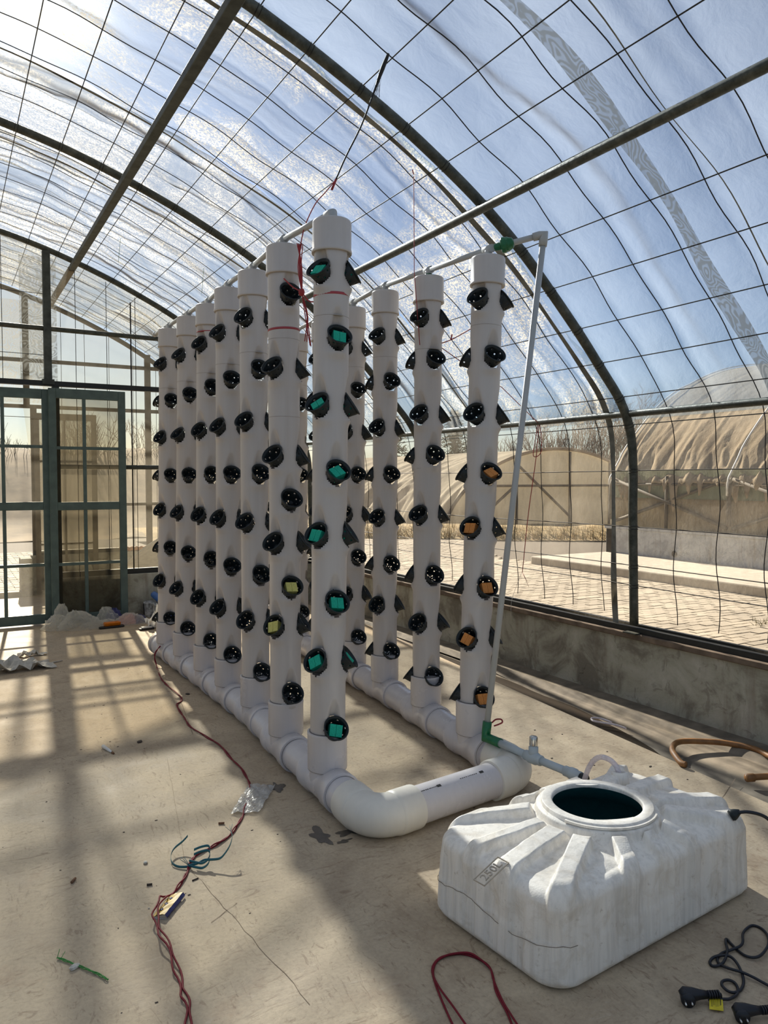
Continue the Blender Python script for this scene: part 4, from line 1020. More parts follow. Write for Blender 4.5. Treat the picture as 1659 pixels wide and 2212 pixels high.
# snack wrapper
wp = thing('snack_wrapper', 'yellow and navy foil wrapper folded under the red wire', 'wrapper', (.63, 2.57, 0))
m = MB(); c = [(.566,2.541),(.601,2.512),(.690,2.618),(.654,2.645)]; V = []
for i in range(9):
    row = []
    for j in range(6):
        u, v = i/8, j/5
        x = (1-v)*((1-u)*c[0][0]+u*c[3][0])+v*((1-u)*c[1][0]+u*c[2][0]); y = (1-v)*((1-u)*c[0][1]+u*c[3][1])+v*((1-u)*c[1][1]+u*c[2][1])
        row.append((x, y, .004+.014*math.sin(v*1.6)+RND.uniform(-.0012, .0012)))
    V.append(row)
V = np.array(V); m.grid(V, 0, False); o = obj('front', m, M['wrap'], wp)
m = MB(); e = V[:, -1]; m.grid(np.stack([e, e+np.array([.006, -.006, -.008])+np.random.RandomState(1).uniform(-.001, .001, e.shape), e+np.array([.004, -.004, -.016])], 1), 0, False); obj('side_fold', m, M['navy'], wp)
m = MB(); m.add([tuple(V[0, 0]), tuple(V[0, -1]), (.612, 2.503, .002), (.578, 2.528, .001)], [(0, 1, 2, 3)]); obj('inner_foil', m, M['silver'], wp)
q = MB()
for k, (u, v) in enumerate(((.35, .5), (.5, .5), (.62, .52), (.75, .5))):
    p = Vector(V[int(u*8), int(v*5)]); q.lathe([(.007, 0), (.007, .0008), (.0045, .0009), (.0045, .0004)] if k == 1 else [(.0062, 0), (.006, .0008), (0, .0009)], p+Vector((0, 0, .0014)), (0, 0, 1), 10 if k != 2 else 4)
obj('print', q, M['navy'], wp)
# flat clear bag
m = MB(); c = [(1.044,3.168),(1.159,3.120),(1.325,3.36),(1.225,3.435)]; V = []; rs = np.random.RandomState(5)
for i in range(22):
    u = i/21; row = []
    for j in range(16):
        v = j/15; x = (1-v)*((1-u)*c[0][0]+u*c[3][0])+v*((1-u)*c[1][0]+u*c[2][0]); y = (1-v)*((1-u)*c[0][1]+u*c[3][1])+v*((1-u)*c[1][1]+u*c[2][1])
        row.append((x+rs.uniform(-.002, .002), y+rs.uniform(-.002, .002), .004+.010*abs(math.sin(u*9+v*5))*abs(math.sin(v*7+u*3))+.004*rs.rand()))
    V.append(row)
m.grid(np.array(V), 0, False); o = obj('plastic_bag', m, M['flatbag'], None, (1.19, 3.27, 0)); md = o.modifiers.new('s', 'SOLIDIFY'); md.thickness = .0006
tag(o, 'flat clear plastic bag lying on the floor under the red wire', 'bag')
m = MB(); g0 = smooth_path([(.267,2.461),(.285,2.436),(.312,2.395),(.338,2.355),(.361,2.318),(.38,2.279)], 5, .004)
for k in range(3): m.tube([p+Vector((.003*math.sin(i*.8+k*2), .003*math.cos(i*.8+k*2), .001*k)) for i, p in enumerate(g0)], .0015, 5)
m.tube([(.267,2.461,.004),(.276,2.478,.02)], .001, 4); m.tube([(.275,2.45,.004),(.29,2.47,.012)], .001, 4)
tag(obj('green_twine', m, M['gstring'], None, (.32, 2.37, 0)), 'short green twine on the floor beside a pale pebble', 'twine')
def pebble(x, y, r, mat, label, seed, name='pebble', cat='pebble', flat=.6, el=1.0, group=None):
    rs = random.Random(seed); bm = bmesh.new(); bmesh.ops.create_icosphere(bm, subdivisions=2, radius=r)
    for v in bm.verts: v.co = Vector((v.co.x*el, v.co.y, v.co.z*flat))*rs.uniform(.82, 1.15)
    me = bpy.data.meshes.new(name); bm.to_mesh(me); bm.free(); me.materials.append(mat)
    o = bpy.data.objects.new(name, me); link(o, None, (x, y, r*flat*.8)); o.rotation_euler = (0, 0, rs.uniform(0, 3)); return tag(o, label, cat, group)
pebble(.305, 2.389, .011, M['stone'], 'pale pebble beside the green twine', 1, el=1.5)
pebble(.63, 2.924, .008, M['stone'], 'small white pebble on the floor near the teal strap', 2, el=1.3)
pebble(.571, 2.605, .003, M['stone'], 'tiny white pebble just behind the yellow wrapper', 3)
pebble(1.396, 5.121, .013, M['darkchip'], 'dark dried leaf scrap beside the red wire near the tower base', 4, 'leaf_scrap', 'leaf', .3, 1.5)
pebble(.908, 4.313, .014, M['darkchip'], 'dark curled leaf on the open floor between wire and plug', 5, 'leaf_scrap', 'leaf', .3, 1.6)
def stick(p, q, r, mat, label, name='twig', cat='twig'):
    m = MB(); m.tube([(*p, r), (*q, r)], [r, r*.9], 8); o = obj(name, m, mat, None, (*p, 0)); return tag(o, label, cat)
stick((.367, 2.905), (.383, 2.93), .005, M['butt'], 'brown cigarette end on the floor, beside small dark specks', 'cigarette_end', 'cigarette end')
stick((.598, 2.757), (.616, 2.752), .004, M['darkchip'], 'short dark stick on the floor just left of the red wire', 'twig')
stick((.972, 3.108), (.994, 3.098), .005, M['butt'], 'brown bark chip on the floor near the flat clear bag', 'bark_chip', 'chip')
stick((.748, 2.708), (.772, 2.715), .0025, M['darkchip'], 'thin dark straw on the floor below the teal strap', 'straw', 'straw')
pg = thing('wall_plug', 'small white plastic wall plug lying on the open floor', 'plug', (.728, 4.257, 0))
m = MB(); m.tube([(.715, 4.31, .011), (.733, 4.24, .008), (.742, 4.205, .006)], [.011, .008, .004], 10); obj('body', m, M['whitecap'], pg)
m = MB(); m.tube([(.742, 4.205, .006), (.747, 4.185, .005)], [.006, .005], 8); obj('tip', m, M['butt'], pg)
rs = np.random.RandomState(8); m = MB()
for k in range(60):
    x, y = rs.uniform(.1, 1.3), rs.uniform(1.9, 6.5); r = rs.uniform(.0008, .0022)
    m.obox((x, y, r*.5), (r*rs.uniform(1, 3), r*rs.uniform(-.5, .5), 0), (0, r, 0), (0, 0, r*.5))
for k in range(40):
    x, y = rs.uniform(2.0, 3.1), rs.uniform(2.3, 3.4); r = rs.uniform(.0015, .003); m.obox((x, y, r*.5), (r*2, 0, 0), (0, r, 0), (0, 0, r*.5))
o = obj('floor_debris', m, M['darkchip'], floor); o['kind'] = 'stuff'
# crumpled paper
def crumple(name, cx, cy, w, d, h, seed, mat, label, rot=0, cat='paper'):
    rs = np.random.RandomState(seed); m = MB(); nx, ny = 14, 9; V = np.zeros((nx, ny, 3)); c, s = math.cos(rot), math.sin(rot)
    for i in range(nx):
        for j in range(ny):
            x = (i/(nx-1)-.5)*w+rs.uniform(-.25, .25)*w/nx; y = (j/(ny-1)-.5)*d+rs.uniform(-.25, .25)*d/ny
            z = h*max(0, rs.rand()*.9+.25*math.sin(i*1.3+seed)+.2*math.cos(j*1.7))*(.35 if i > nx*.65 else 1)
            V[i, j] = (cx+x*c-y*s, cy+x*s+y*c, .004+z)
    m.grid(V, 0, False); o = obj(name, m, mat, None, (cx, cy, 0)); md = o.modifiers.new('s', 'SOLIDIFY'); md.thickness = .0008; return tag(o, label, cat)
crumple('crumpled_paper', .50, 6.45, .42, .26, .075, 1, M['paper'], 'crumpled grey torn paper on the open floor, larger piece', .1)
crumple('crumpled_paper', .60, 6.88, .22, .07, .035, 4, M['paper'], 'thin curled paper strip lying behind the larger crumpled paper', .05)
stick((.60, 6.47), (.79, 6.56), .006, M['paper'], 'narrow paper strip pointing away from the crumpled paper', 'paper_strip', 'paper')

# ------------------------------------------------------------------ rubbish along the inner gable
def bagblob(parts, seed, n=32):
    m = MB(); rs = np.random.RandomState(seed)
    for cx, cy, rx, ry, h, peak in parts:
        V = np.zeros((n+1, 12, 3)); ph = rs.uniform(0, 6, 6)
        for k in range(n+1):
            a = 6.28318*(k % n)/n
            for j in range(12):
                t = j/11; q = math.sin(min(1, t*1.05)*math.pi/2) if False else (1-t)**.55
                fold = 1+.10*math.sin(7*a+ph[0]+t*4)+.09*abs(math.sin(5*a+ph[1]-t*3))+.12*math.sin(3*a+ph[2])+(rs.uniform(-.10, .10) if k < n else 0)
                r = q*fold; z = h*t*(1+.16*math.sin(4*a+ph[3])*(1-t)+(rs.uniform(-.14, .14) if 0 < j < 11 else 0))
                V[k, j] = (cx+rx*r*math.cos(a)+peak[0]*t*t, cy+ry*r*math.sin(a)+peak[1]*t*t, .003+max(0, z))
        V[n] = V[0]; m.grid(V, 0, False)
    return m
o = obj('plastic_bag', bagblob([(.93, 8.02, .15, .12, .13, (.0, .03)), (1.14, 7.92, .20, .13, .17, (-.06, .03)), (.98, 8.08, .10, .07, .22, (0, .03)), (1.27, 7.94, .16, .08, .06, (.05, 0))], 3), M['bag'], None, (1.05, 7.95, 0))
tag(o, 'large crumpled clear plastic bag in front of the closed door leaf', 'bag')
o = obj('plastic_bag', bagblob([(1.40, 8.03, .13, .10, .17, (-.03, .02)), (1.58, 7.92, .16, .10, .11, (.02, 0)), (1.38, 7.90, .11, .08, .07, (0, 0))], 5), M['bag'], None, (1.5, 7.95, 0))
tag(o, 'clear plastic bag stuffed with dark and pink things by the door corner', 'bag')
m = MB(); m.obox((1.40, 7.83, .035), (.075, .01, .0), (-.005, .04, 0), (0, -.012, .02)); o = obj('orange_box', m, M['orange'], None, (1.4, 7.85, 0)); bevel(o, .01); tag(o, 'bright orange packet poking out from under the stuffed clear bag', 'packet')
m = MB(); m.obox((1.39, 7.80, .012), (.12, .01, 0), (0, .03, 0), (0, 0, .008)); o = obj('black_pouch', m, M['shoe'], None, (1.39, 7.8, 0)); bevel(o, .006); tag(o, 'flat black pouch under the orange packet', 'pouch')
o = obj('pink_cloth', bagblob([(1.57, 7.96, .10, .06, .10, (0, 0))], 9), M['pink'], None, (1.57, 7.96, 0)); tag(o, 'pink cloth inside the stuffed clear bag', 'cloth')
o = obj('dark_cloth', bagblob([(1.68, 7.96, .09, .05, .08, (0, 0)), (1.46, 8.05, .09, .05, .15, (0, 0))], 12), M['navy'], None, (1.68, 7.96, 0)); tag(o, 'dark cloth inside the stuffed clear bag', 'cloth')
def pot(x, y, r, h, label):
    t = thing('paint_pot', label, 'pot', (x, y, 0), 'stained pots by the gable wall'); m = MB()
    m.lathe([(r*.93, 0), (r*.95, .004), (r, h-.012), (r*1.03, h-.010), (r*1.03, h), (r*.96, h), (r*.9, .012), (0, .010)], (x, y, 0), (0, 0, 1), 28); obj('body', m, M['pot'], t)
    m = MB(); rs = random.Random(int(x*1000))
    for k in range(22):
        a = rs.uniform(0, 6.28); zt = h-.015; ln = rs.uniform(.03, h*.8); rr = r*.99+.001
        m.tube([(x+rr*math.cos(a)*1.004, y+rr*math.sin(a)*1.004, zt), (x+rr*.97*math.cos(a), y+rr*.97*math.sin(a), zt-ln)], [.004, .002], 5)
    obj('paint_drip', m, M['bluesolid' if False else 'shoe'], t)
pot(1.96, 8.10, .088, .15, 'stained white pot in front, carrying the blue bottle'); pot(1.885, 8.265, .085, .155, 'stained white pot behind, close to the low gable wall')
b = thing('spray_bottle', 'blue and white bottle lying across the two stained pots', 'bottle', (1.95, 8.16, .155)); m = MB()
m.lathe([(.02, 0), (.034, .006), (.036, .02), (.036, .13), (.03, .145)], (1.90, 8.27, .235), (.35, -.85, -.38), 20); obj('body', m, M['label'], b)
m = MB(); m.lathe([(.03, .14), (.038, .145), (.038, .18), (.034, .186), (.016, .187), (.014, .18), (0, .18)], (1.90, 8.27, .235), (.35, -.85, -.38), 20); obj('cap', m, M['whitecap'], b)
m = MB(); m.lathe([(.018, 0), (.019, .018), (.016, .022), (0, .022)], (1.70, 8.32, 0), (0, 0, 1), 16); tag(obj('bottle_cap', m, M['bluesolid'], None, (1.70, 8.32, 0)), 'small blue bottle cap on the floor against the gable wall', 'cap')
b = thing('green_bottle', 'big green plastic bottle standing against the low gable wall', 'bottle', (2.09, 8.26, 0)); m = MB()
m.lathe([(.05, 0), (.062, .01), (.064, .16), (.06, .21), (.064, .24), (.055, .31), (.03, .37), (.016, .40)], (2.09, 8.26, 0), (0, 0, 1), 24); obj('body', m, M['gbottle'], b)
m = MB(); m.lathe([(.018, .40), (.019, .425), (.0, .426)], (2.09, 8.26, 0), (0, 0, 1), 14); obj('cap', m, M['shoe'], b)
o = obj('blue_bag', bagblob([(2.12, 8.10, .13, .11, .33, (.02, .02))], 21), M['blue'], None, (2.12, 8.10, 0)); tag(o, 'bright blue plastic bag in front of the green bottle', 'bag')
crumple('white_rag', 1.80, 7.60, .26, .16, .11, 7, M['cloth'], 'white crumpled rag on the floor beside the pipe end', .2, 'rag')
crumple('white_rag', 1.86, 7.68, .14, .12, .22, 9, M['cloth'], 'white rag bunched up behind the flat one', .5, 'rag')
m = MB(); m.obox((1.665, 7.54, .012), (.07, .01, 0), (-.004, .03, 0), (0, 0, .008)); o = obj('sandal', m, M['shoe'], None, (1.66, 7.54, 0)); bevel(o, .008); tag(o, 'white and black flat sandal beside the white rag', 'sandal')
m = MB(); m.obox((1.665, 7.54, .025), (.05, .008, 0), (-.003, .024, 0), (0, 0, .006)); q = obj('strap', m, M['cloth'], o); bevel(q, .004)

# ------------------------------------------------------------------ twine hanging from roof and towers
ht = thing('hanging_cord', 'black cord with red twine tied from roof wire down to the nearest towers', 'twine', (1.81, 3.13, 3.38))
m = MB(); m.tube(smooth_path([(1.812,3.135,3.40),(1.79,3.17,3.32),(1.77,3.20,3.24),(1.73,3.25,3.10),(1.68,3.31,2.97),(1.645,3.345,2.87)], 4), [.004+.006*math.exp(-((i-3)/3)**2) for i in range(21)], 6); obj('cord', m, M['wire'], ht)
m = MB(); rs = random.Random(3)
for k in range(14): m.tube([(1.79+rs.uniform(-.01,.01), 3.17, 3.32), (1.775+rs.uniform(-.03,.02), 3.19+rs.uniform(-.02,.02), 3.22)], .0007, 3)
obj('fray', m, M['wire'], ht)
m = MB(); p = [(1.645,3.345,2.87),(1.59,3.35,2.80),(1.54,3.35,2.74),(1.50,3.38,2.64),(1.485,3.40,2.55)]
m.tube(smooth_path(p, 4), .0028, 5); m.tube([(1.645,3.345,2.87),(1.625,3.35,2.82)], .006, 5); obj('twine', m, M['redrope'], ht)
rb_ = thing('red_twine', 'bunch of red twine hanging between the two nearest open-floor towers', 'twine', (1.485, 3.40, 2.5))
m = MB(); rs = random.Random(6)
for k in range(6): m.tube(smooth_path([(1.482+.006*k-.015,3.40,2.56),(1.484+rs.uniform(-.012,.012),3.40,2.45),(1.492,3.40,2.33)], 4), .0025, 5)
for k in range(6): m.tube(smooth_path([(1.492,3.40,2.33),(1.50+rs.uniform(-.01,.03),3.40,2.22),(1.505+rs.uniform(-.01,.04),3.40,2.10+rs.uniform(-.05,.05))], 4), .0025, 5)
obj('strands', m, M['redrope'], rb_)
m = MB(); bm = m.lathe([(0, -.02), (.012, -.014), (.015, 0), (.011, .014), (0, .018)], (1.490, 3.40, 2.335), (.1, .1, 1), 10); m.tube(smooth_path([(1.45,3.52,2.42),(1.47,3.46,2.37),(1.49,3.40,2.335),(1.52,3.36,2.285),(1.545,3.19,2.27)], 4), .0035, 5); obj('knot', m, M['redrope'], rb_)
m = MB(); m.tube([(2.300,3.70,3.13),(2.302,3.695,2.6),(2.33,3.68,2.2)], .0022, 5); m.tube([(2.30,3.70,3.14),(2.285,3.69,3.16)], .003, 5); tag(obj('red_twine', m, M['redrope'], None, (2.30, 3.7, 3.13)), 'thin red twine hanging from the roof wire to the second wall-side tower', 'twine')
m = MB(); m.tube(smooth_path([(2.47,3.69,2.22),(2.50,3.62,2.235),(2.53,3.5,2.27),(2.49,3.22,2.30)], 4), .0032, 5); m.tube([(2.47,3.68,2.20),(2.66,3.45,1.98),(3.0,3.8,2.02),(3.68,4.24,1.85)], .0025, 5)
for k in range(4): m.tube([(2.50,3.62,2.235),(2.505+.015*math.sin(k*2),3.615,2.25+.015*math.cos(k*2))], .003, 5)
tag(obj('tie_twine', m, M['redrope'], None, (2.47, 3.69, 2.2)), 'red twine tying the wall-side towers back to the side purlin', 'twine')
m = MB(); m.tube(smooth_path([(3.70,4.26,1.86),(3.69,4.28,1.72),(3.69,4.30,1.62),(3.69,4.24,1.62),(3.69,4.21,1.68),(3.70,4.25,1.84),(3.69,4.27,1.6),(3.70,4.36,1.2),(3.705,4.42,.82),(3.71,4.435,.76)], 5), .003, 5)
m.tube([(3.71,4.435,.76),(3.71,4.38,.70)], .002, 4); m.tube([(3.71,4.435,.76),(3.71,4.36,.66)], .0015, 4)
tag(obj('red_twine', m, M['redrope'], None, (3.70, 4.26, 1.85)), 'red twine with a loop hanging from the side purlin in front of clear film', 'twine')
m = MB(); m.tube(smooth_path([(3.71,4.44,.76),(3.74,4.56,.6),(3.75,4.61,.50),(3.79,4.66,.36)], 4), .0015, 4); tag(obj('loose_wire', m, M['whitecap'], None, (3.71, 4.44, .76)), 'thin loose thread hanging over the low wall below the red twine', 'thread')
m = MB(); q = smooth_path([(1.07,3.9,3.72)], 1) if False else None
for px, py, pz, ln in ((1.95, 6.5, 3.24, .22), (1.35, 6.9, 3.5, .2)): m.tube([(px, py, pz), (px-.02, py, pz-ln)], .0015, 4)
tag(obj('green_thread', m, M['gstring'], None, (1.95, 6.5, 3.2)), 'two thin green threads dangling from the roof wires', 'thread')

# ------------------------------------------------------------------ outside: yard, kerb, neighbouring greenhouses
m = MB(); m.box(4.02, 30, -12, 60, -.3, -.045); m.box(-30, 4.02, 10.75, 60, -.3, -.045); yard = struct(obj('pavement', m, M['joint']))
def brick_mesh(seed):
    m = MB(); m.box(-.0945, .0945, -.0440, .0440, -.04, .0); me = m.mesh('brick', M['brick']); return me
BR = [brick_mesh(k) for k in range(1)]
cand = []
for j in range(0, 92):
    y = 1.9+j*.1
    for k in range(0, 26):
        x = 4.9+k*.2+(.1 if j % 2 else 0)
        if x > 9.0: continue
        cand.append((x, y))
# herring rows nearest the film are built brick by brick, the rest as one mesh
def size_key(p):
    dx, dy = p[0], p[1]; dep = dx*.495+dy*.869; lat = dx*.869-dy*.495
    u = 829.5+1665*lat/dep; v = 1106+1665*(1.45+.0)/dep-71
    vis = 40 < u < 1659 and v < 1240+(u-785)*.223+10 and u > 1060
    return (0 if vis else 1, dep)
cand.sort(key=size_key)
rs = random.Random(11)
for x, y in cand[:300]:
    o = bpy.data.objects.new('brick', BR[0]); COL.objects.link(o); o.parent = yard
    o.location = (x, y, -.018+rs.uniform(-.004, .004)); o.rotation_euler = (rs.uniform(-.012, .012), rs.uniform(-.012, .012), rs.uniform(-.015, .015))
m = MB()
for x, y in cand[300:]: z = rs.uniform(-.004, .004)-.018; m.box(x-.0945, x+.0945, y-.044, y+.044, z-.03, z)
for j in range(0, 60):
    for k in range(0, 42):
        y = 11.05+j*.1; x = -2.6+k*.2+(.1 if j % 2 else 0); z = rs.uniform(-.004, .004)-.018
        if x < 4.6: m.box(x-.0945, x+.0945, y-.044, y+.044, z-.03, z)
for j in range(0, 75):
    for k in range(0, 40):
        y = 9.2+j*.1; x = 4.9+k*.2+(.1 if j % 2 else 0); z = rs.uniform(-.004, .004)-.018
        if x < 8.8+max(0, (y-11)*.5) and x < 12.5: m.box(x-.0945, x+.0945, y-.044, y+.044, z-.03, z)
o = obj('far_bricks', m, M['brick'], yard); o['kind'] = 'stuff'
m = MB(); m.box(8.8, 10.6, -9, 10.3, -.045, .115); kb = obj('kerb_slab', m, M['kerb'], None, (9.5, 5, 0)); bevel(kb, .02); tag(kb, 'long pale concrete apron slab before the neighbouring low wall', 'slab')
# weed tuft on the paving
m = MB(); rs = random.Random(4)
for k in range(90):
    x = 7.25+rs.gauss(0, .10); y = 4.72+rs.gauss(0, .08); a = rs.uniform(0, 6.28); h = rs.uniform(.02, .07)
    m.add([(x-.006, y, -.02), (x+.006, y, -.02), (x+.05*math.cos(a), y+.05*math.sin(a), h)], [(0, 1, 2)])
o = tag(obj('weed_tuft', m, M['weed'], None, (7.25, 4.72, 0)), 'dry weed clump growing out of the pale paving', 'weed')

ga = thing('neighbour_greenhouse', 'large neighbouring greenhouse draped in wrinkled tan tarpaulin above a grey low wall', 'greenhouse', (10.55, 10.26, 0))
m = MB(); m.box(10.55, 10.78, -9, 10.26, -.05, .555); m.box(10.55, 19.5, 10.05, 10.26, -.05, .555); o = obj('low_wall', m, M['wall_out'], ga); bevel(o, .01)
m = MB(); m.box(10.53, 10.80, -9, 10.28, .555, .60); obj('wall_coping', m, M['wall_out'], ga)
m = MB(); m.lathe([(.045, 0), (.05, .012), (.03, .014), (.028, -.05), (0, -.05)], (10.545, 8.72, .205), (-1, 0, 0), 18); obj('drain_pipe', m, M['shoe'], ga)
AP = [(10.62,.58),(10.62,1.28),(10.72,1.50),(10.86,1.70),(11.05,1.97),(11.6,2.52),(12.12,2.92),(12.9,3.32),(13.74,3.60),(14.6,3.75),(15.3,3.80)]
AP = AP+[(30.6-x, z) for x, z in reversed(AP[:-1])]
_p = smooth_path([(x, 0, z) for x, z in AP], 4); AS = np.array([(p.x, p.z) for p in _p])
rs = np.random.RandomState(2)
ii = [k for k in range(len(AS)) if AS[k, 1] > 1.33 or k > len(AS)*.6]; prof = AS[ii]
YY = np.linspace(-4, 10.26, 620); V = np.zeros((len(prof), len(YY), 3))
fold = np.zeros((len(prof), len(YY)))
arc = np.r_[0, np.cumsum(np.hypot(*np.diff(prof, axis=0).T))]
for _ in range(330):
    yc = rs.uniform(-9, 10.2); sl = rs.uniform(-.25, .55); wd = rs.uniform(.02, .07); l = rs.uniform(.5, 2.5); am = rs.uniform(.008, .028)*rs.choice([1, 1, -1])
    fold += am*np.exp(-((YY[None]-yc-sl*(arc[:, None]))/wd)**2)*np.exp(-(arc[:, None]/l)**2)
rag = np.array([sum(.09*math.sin(f*y+p) for f, p in ((5.1, 1), (11.3, 2), (23.0, .5), (37.0, 2.2))) for y in YY])
rag = np.maximum(rag, -.05)*1.5
for i, (x, z) in enumerate(prof):
    a = prof[max(i-1, 0)]; b = prof[min(i+1, len(prof)-1)]; tx, tz = b-a; L = math.hypot(tx, tz)
    V[i, :, 0] = x-(tz/L)*(.04+fold[i]); V[i, :, 1] = YY; V[i, :, 2] = z+(tx/L)*(.04+fold[i])-(np.maximum(rag, 0)*(1 if i == 0 else .4 if i == 1 else 0))
m = MB(); m.grid(V, 0, True); o = obj('tarpaulin', m, M['tarp'], ga); md = o.modifiers.new('s', 'SOLIDIFY'); md.thickness = .008
m = MB(); m.add([(10.66,-9,.6),(10.66,10.2,.6),(10.66,10.2,1.12),(10.66,-9,1.12)], [(0,1,2,3)], 0); m.add([(10.665,-9,1.10),(10.665,10.2,1.10),(10.665,10.2,1.6),(10.665,-9,1.6)], [(0,1,2,3)], 1)
obj('side_net', m, [M['sidenet'], M['sideg']], ga)
for yb in (10.2, 7.75, 5.3, 2.85):
    m = MB(); m.tube([(x-.02 if x < 15.3 else x+.02, yb, z) for x, z in AS if z > .6], .035, 8); obj('arch', m, M['brace'], ga)
    m = MB(); m.tube([(x-.10*(1 if x < 12.5 else .2), yb-.02, z+.07) for x, z in AS[3:len(AS)//2] if z > (.62 if yb < 9 else 1.2)], .016, 6); obj('strap', m, M['whiterope'], ga)
for ya, yb in ((10.15, 7.8), (7.7, 5.35)):
    m = MB(); m.tube([(10.63, ya, .68), (10.63, yb, 1.45)], .03, 6); m.tube([(10.62, yb, .68), (10.62, ya, 1.45)], .03, 6); obj('brace', m, M['brace'], ga)
    m = MB(); m.tube([(10.63, (ya+yb)/2, .6), (10.63, (ya+yb)/2, 1.5)], .03, 6); obj('post', m, M['brace'], ga)
    m = MB(); m.tube([(10.63, ya, 1.36), (10.63, yb, 1.36)], .025, 6); obj('rail', m, M['brace'], ga)

gb = thing('far_greenhouse', 'further pale greenhouse with rounded end and draped cream cover', 'greenhouse', (16.4, 18, 0))
def gbz(x): return max(0, 2.36*max(0, 1-((x-16.5)/4.3)**2)**.62)
xs = np.concatenate([16.5-4.3*np.cos(np.linspace(0, math.pi, 70))]); YY = np.linspace(18, 34, 240); V = np.zeros((70, 240, 3)); rs = np.random.RandomState(6); fd_ = np.zeros((70, 240))
arcs = np.linspace(0, 6, 70)
for _ in range(110):
    yc = rs.uniform(18, 34); sl = rs.uniform(-.9, .2); fd_ += rs.uniform(.02, .07)*np.exp(-((YY[None]-yc-sl*arcs[:, None])/rs.uniform(.08, .2))**2)*np.exp(-(arcs[:, None]/rs.uniform(1, 3))**2)
for i, x in enumerate(xs):
    V[i, :, 0] = x-fd_[i]*.8; V[i, :, 1] = YY; V[i, :, 2] = gbz(x)+fd_[i]*.7
m = MB(); m.grid(V, 0, True); obj('cover', m, M['tarp2'], gb)
m = MB(); m.tube([(x, 17.95, gbz(x)+.02) for x in xs[1:-1]], .05, 8); obj('end_arch', m, M['tarp'], gb)
m = MB(); m.add([(x, 18.02, 0) for x in xs]+[(x, 18.02, gbz(x)) for x in xs], [(i, i+1, 71+i, 70+i) for i in range(69)]); obj('end_net', m, M['tarp2'], gb)
for x0, z0, x1, z1 in ((13.2, 1.25, 19.8, 1.25), (14.8, 0, 14.8, 1.95), (16.9, 0, 16.9, 2.3), (18.6, 0, 18.6, 2.0), (14.8, 1.9, 16.9, .3), (13.3, .2, 14.8, 1.3)):
    m = MB(); m.tube([(x0, 17.97, z0), (x1, 17.97, z1)], .04, 6); obj('end_bar', m, M['tarp'], gb)

# verge, far bank, hedge
m = MB(); rs = np.random.RandomState(3)
XX = np.linspace(4, 40, 90); VV = np.linspace(0, 1, 10); P = np.zeros((90, 10, 3))
for i, x in enumerate(XX):
    y0 = 16.75-(x-9.0)*.75+.0 if x > 9 else 16.75+(9-x)*.1
    y0 = max(y0, 11.2)
    for j, t in enumerate(VV): P[i, j] = (x, y0+t*2.2, -.02+.28*math.sin(t*1.6)+rs.uniform(-.03, .03))
m.grid(P, 0, True); o = struct(obj('verge', m, [M['drygrass']]))
m = MB()
for k in range(5000):
    x = rs.uniform(6.5, 17); y0 = (16.75-(x-9.0)*.75 if x > 9 else 16.75+(9-x)*.1); y0 = max(y0, 11.2); t = rs.rand(); y = y0+t*1.6; h = rs.uniform(.05, .22); a = rs.uniform(0, 6.28)
    m.add([(x-.012, y, 0), (x+.012, y, 0), (x+.06*math.cos(a), y+.06*math.sin(a), .2*t+h)], [(0, 1, 2)], 0 if rs.rand() > .45 else 1)
o = obj('verge_grass', m, [M['drygrass'], M['greengrass']]); o['kind'] = 'stuff'; o['label'] = 'dry tawny grass along the edge of the paved yard'
m = MB(); XX = np.linspace(-40, 11, 90); P = np.zeros((90, 8, 3))
for i, x in enumerate(XX):
    for j in range(8):
        t = j/7; P[i, j] = (x, 20+t*10, -.04+(2.35+.25*math.sin(x*.35)+.15*math.sin(x*1.1))*(t*t*(3-2*t))+rs.uniform(-.05, .05))
m.grid(P, 0, True); struct(obj('earth_bank', m, M['soil']))
m = MB(); m.box(-30, 90, 36, 120, -.3, .02); struct(obj('field', m, M['soil']))

m = MB(); rs = np.random.RandomState(12)
for k in range(2600):
    x = rs.uniform(-6, 13); y = rs.uniform(27.5, 31.5); z0 = 1.9 if x < 10 else .5; L = rs.uniform(.3, 1.25)*(1+.5*math.sin(x*1.9)); a = rs.uniform(0, 6.28); s_ = rs.uniform(.1, .5)*L
    m.tube([(x, y, z0), (x+s_*.4*math.cos(a), y, z0+L*.5), (x+s_*math.cos(a), y+s_*math.sin(a), z0+L)], [.012, .009, .004], 3, caps=False)
o = obj('undergrowth', m, M['bark']); o['kind'] = 'stuff'; o['label'] = 'bare brown brush along the top of the far bank'; o['category'] = 'brush'
m = MB(); rs = np.random.RandomState(13)
for k in range(3200):
    x = rs.uniform(29, 47); y = rs.uniform(36.5, 40); top = 3.4+2.6*max(0, math.sin((x-33)*.26))+.8*math.sin(x*1.7); L = rs.uniform(.5, 1.4); z0 = rs.uniform(.2, max(.5, top-L)); a = rs.uniform(0, 6.28); s_ = rs.uniform(.1, .6)*L
    m.tube([(x, y, z0), (x+s_*.4*math.cos(a), y, z0+L*.5), (x+s_*math.cos(a), y+s_*math.sin(a), z0+L)], [.03, .02, .008], 3, caps=False)
o = obj('thicket', m, M['bark']); o['kind'] = 'stuff'; o['label'] = 'brown leafless thicket beyond the two neighbouring greenhouses'; o['category'] = 'brush'
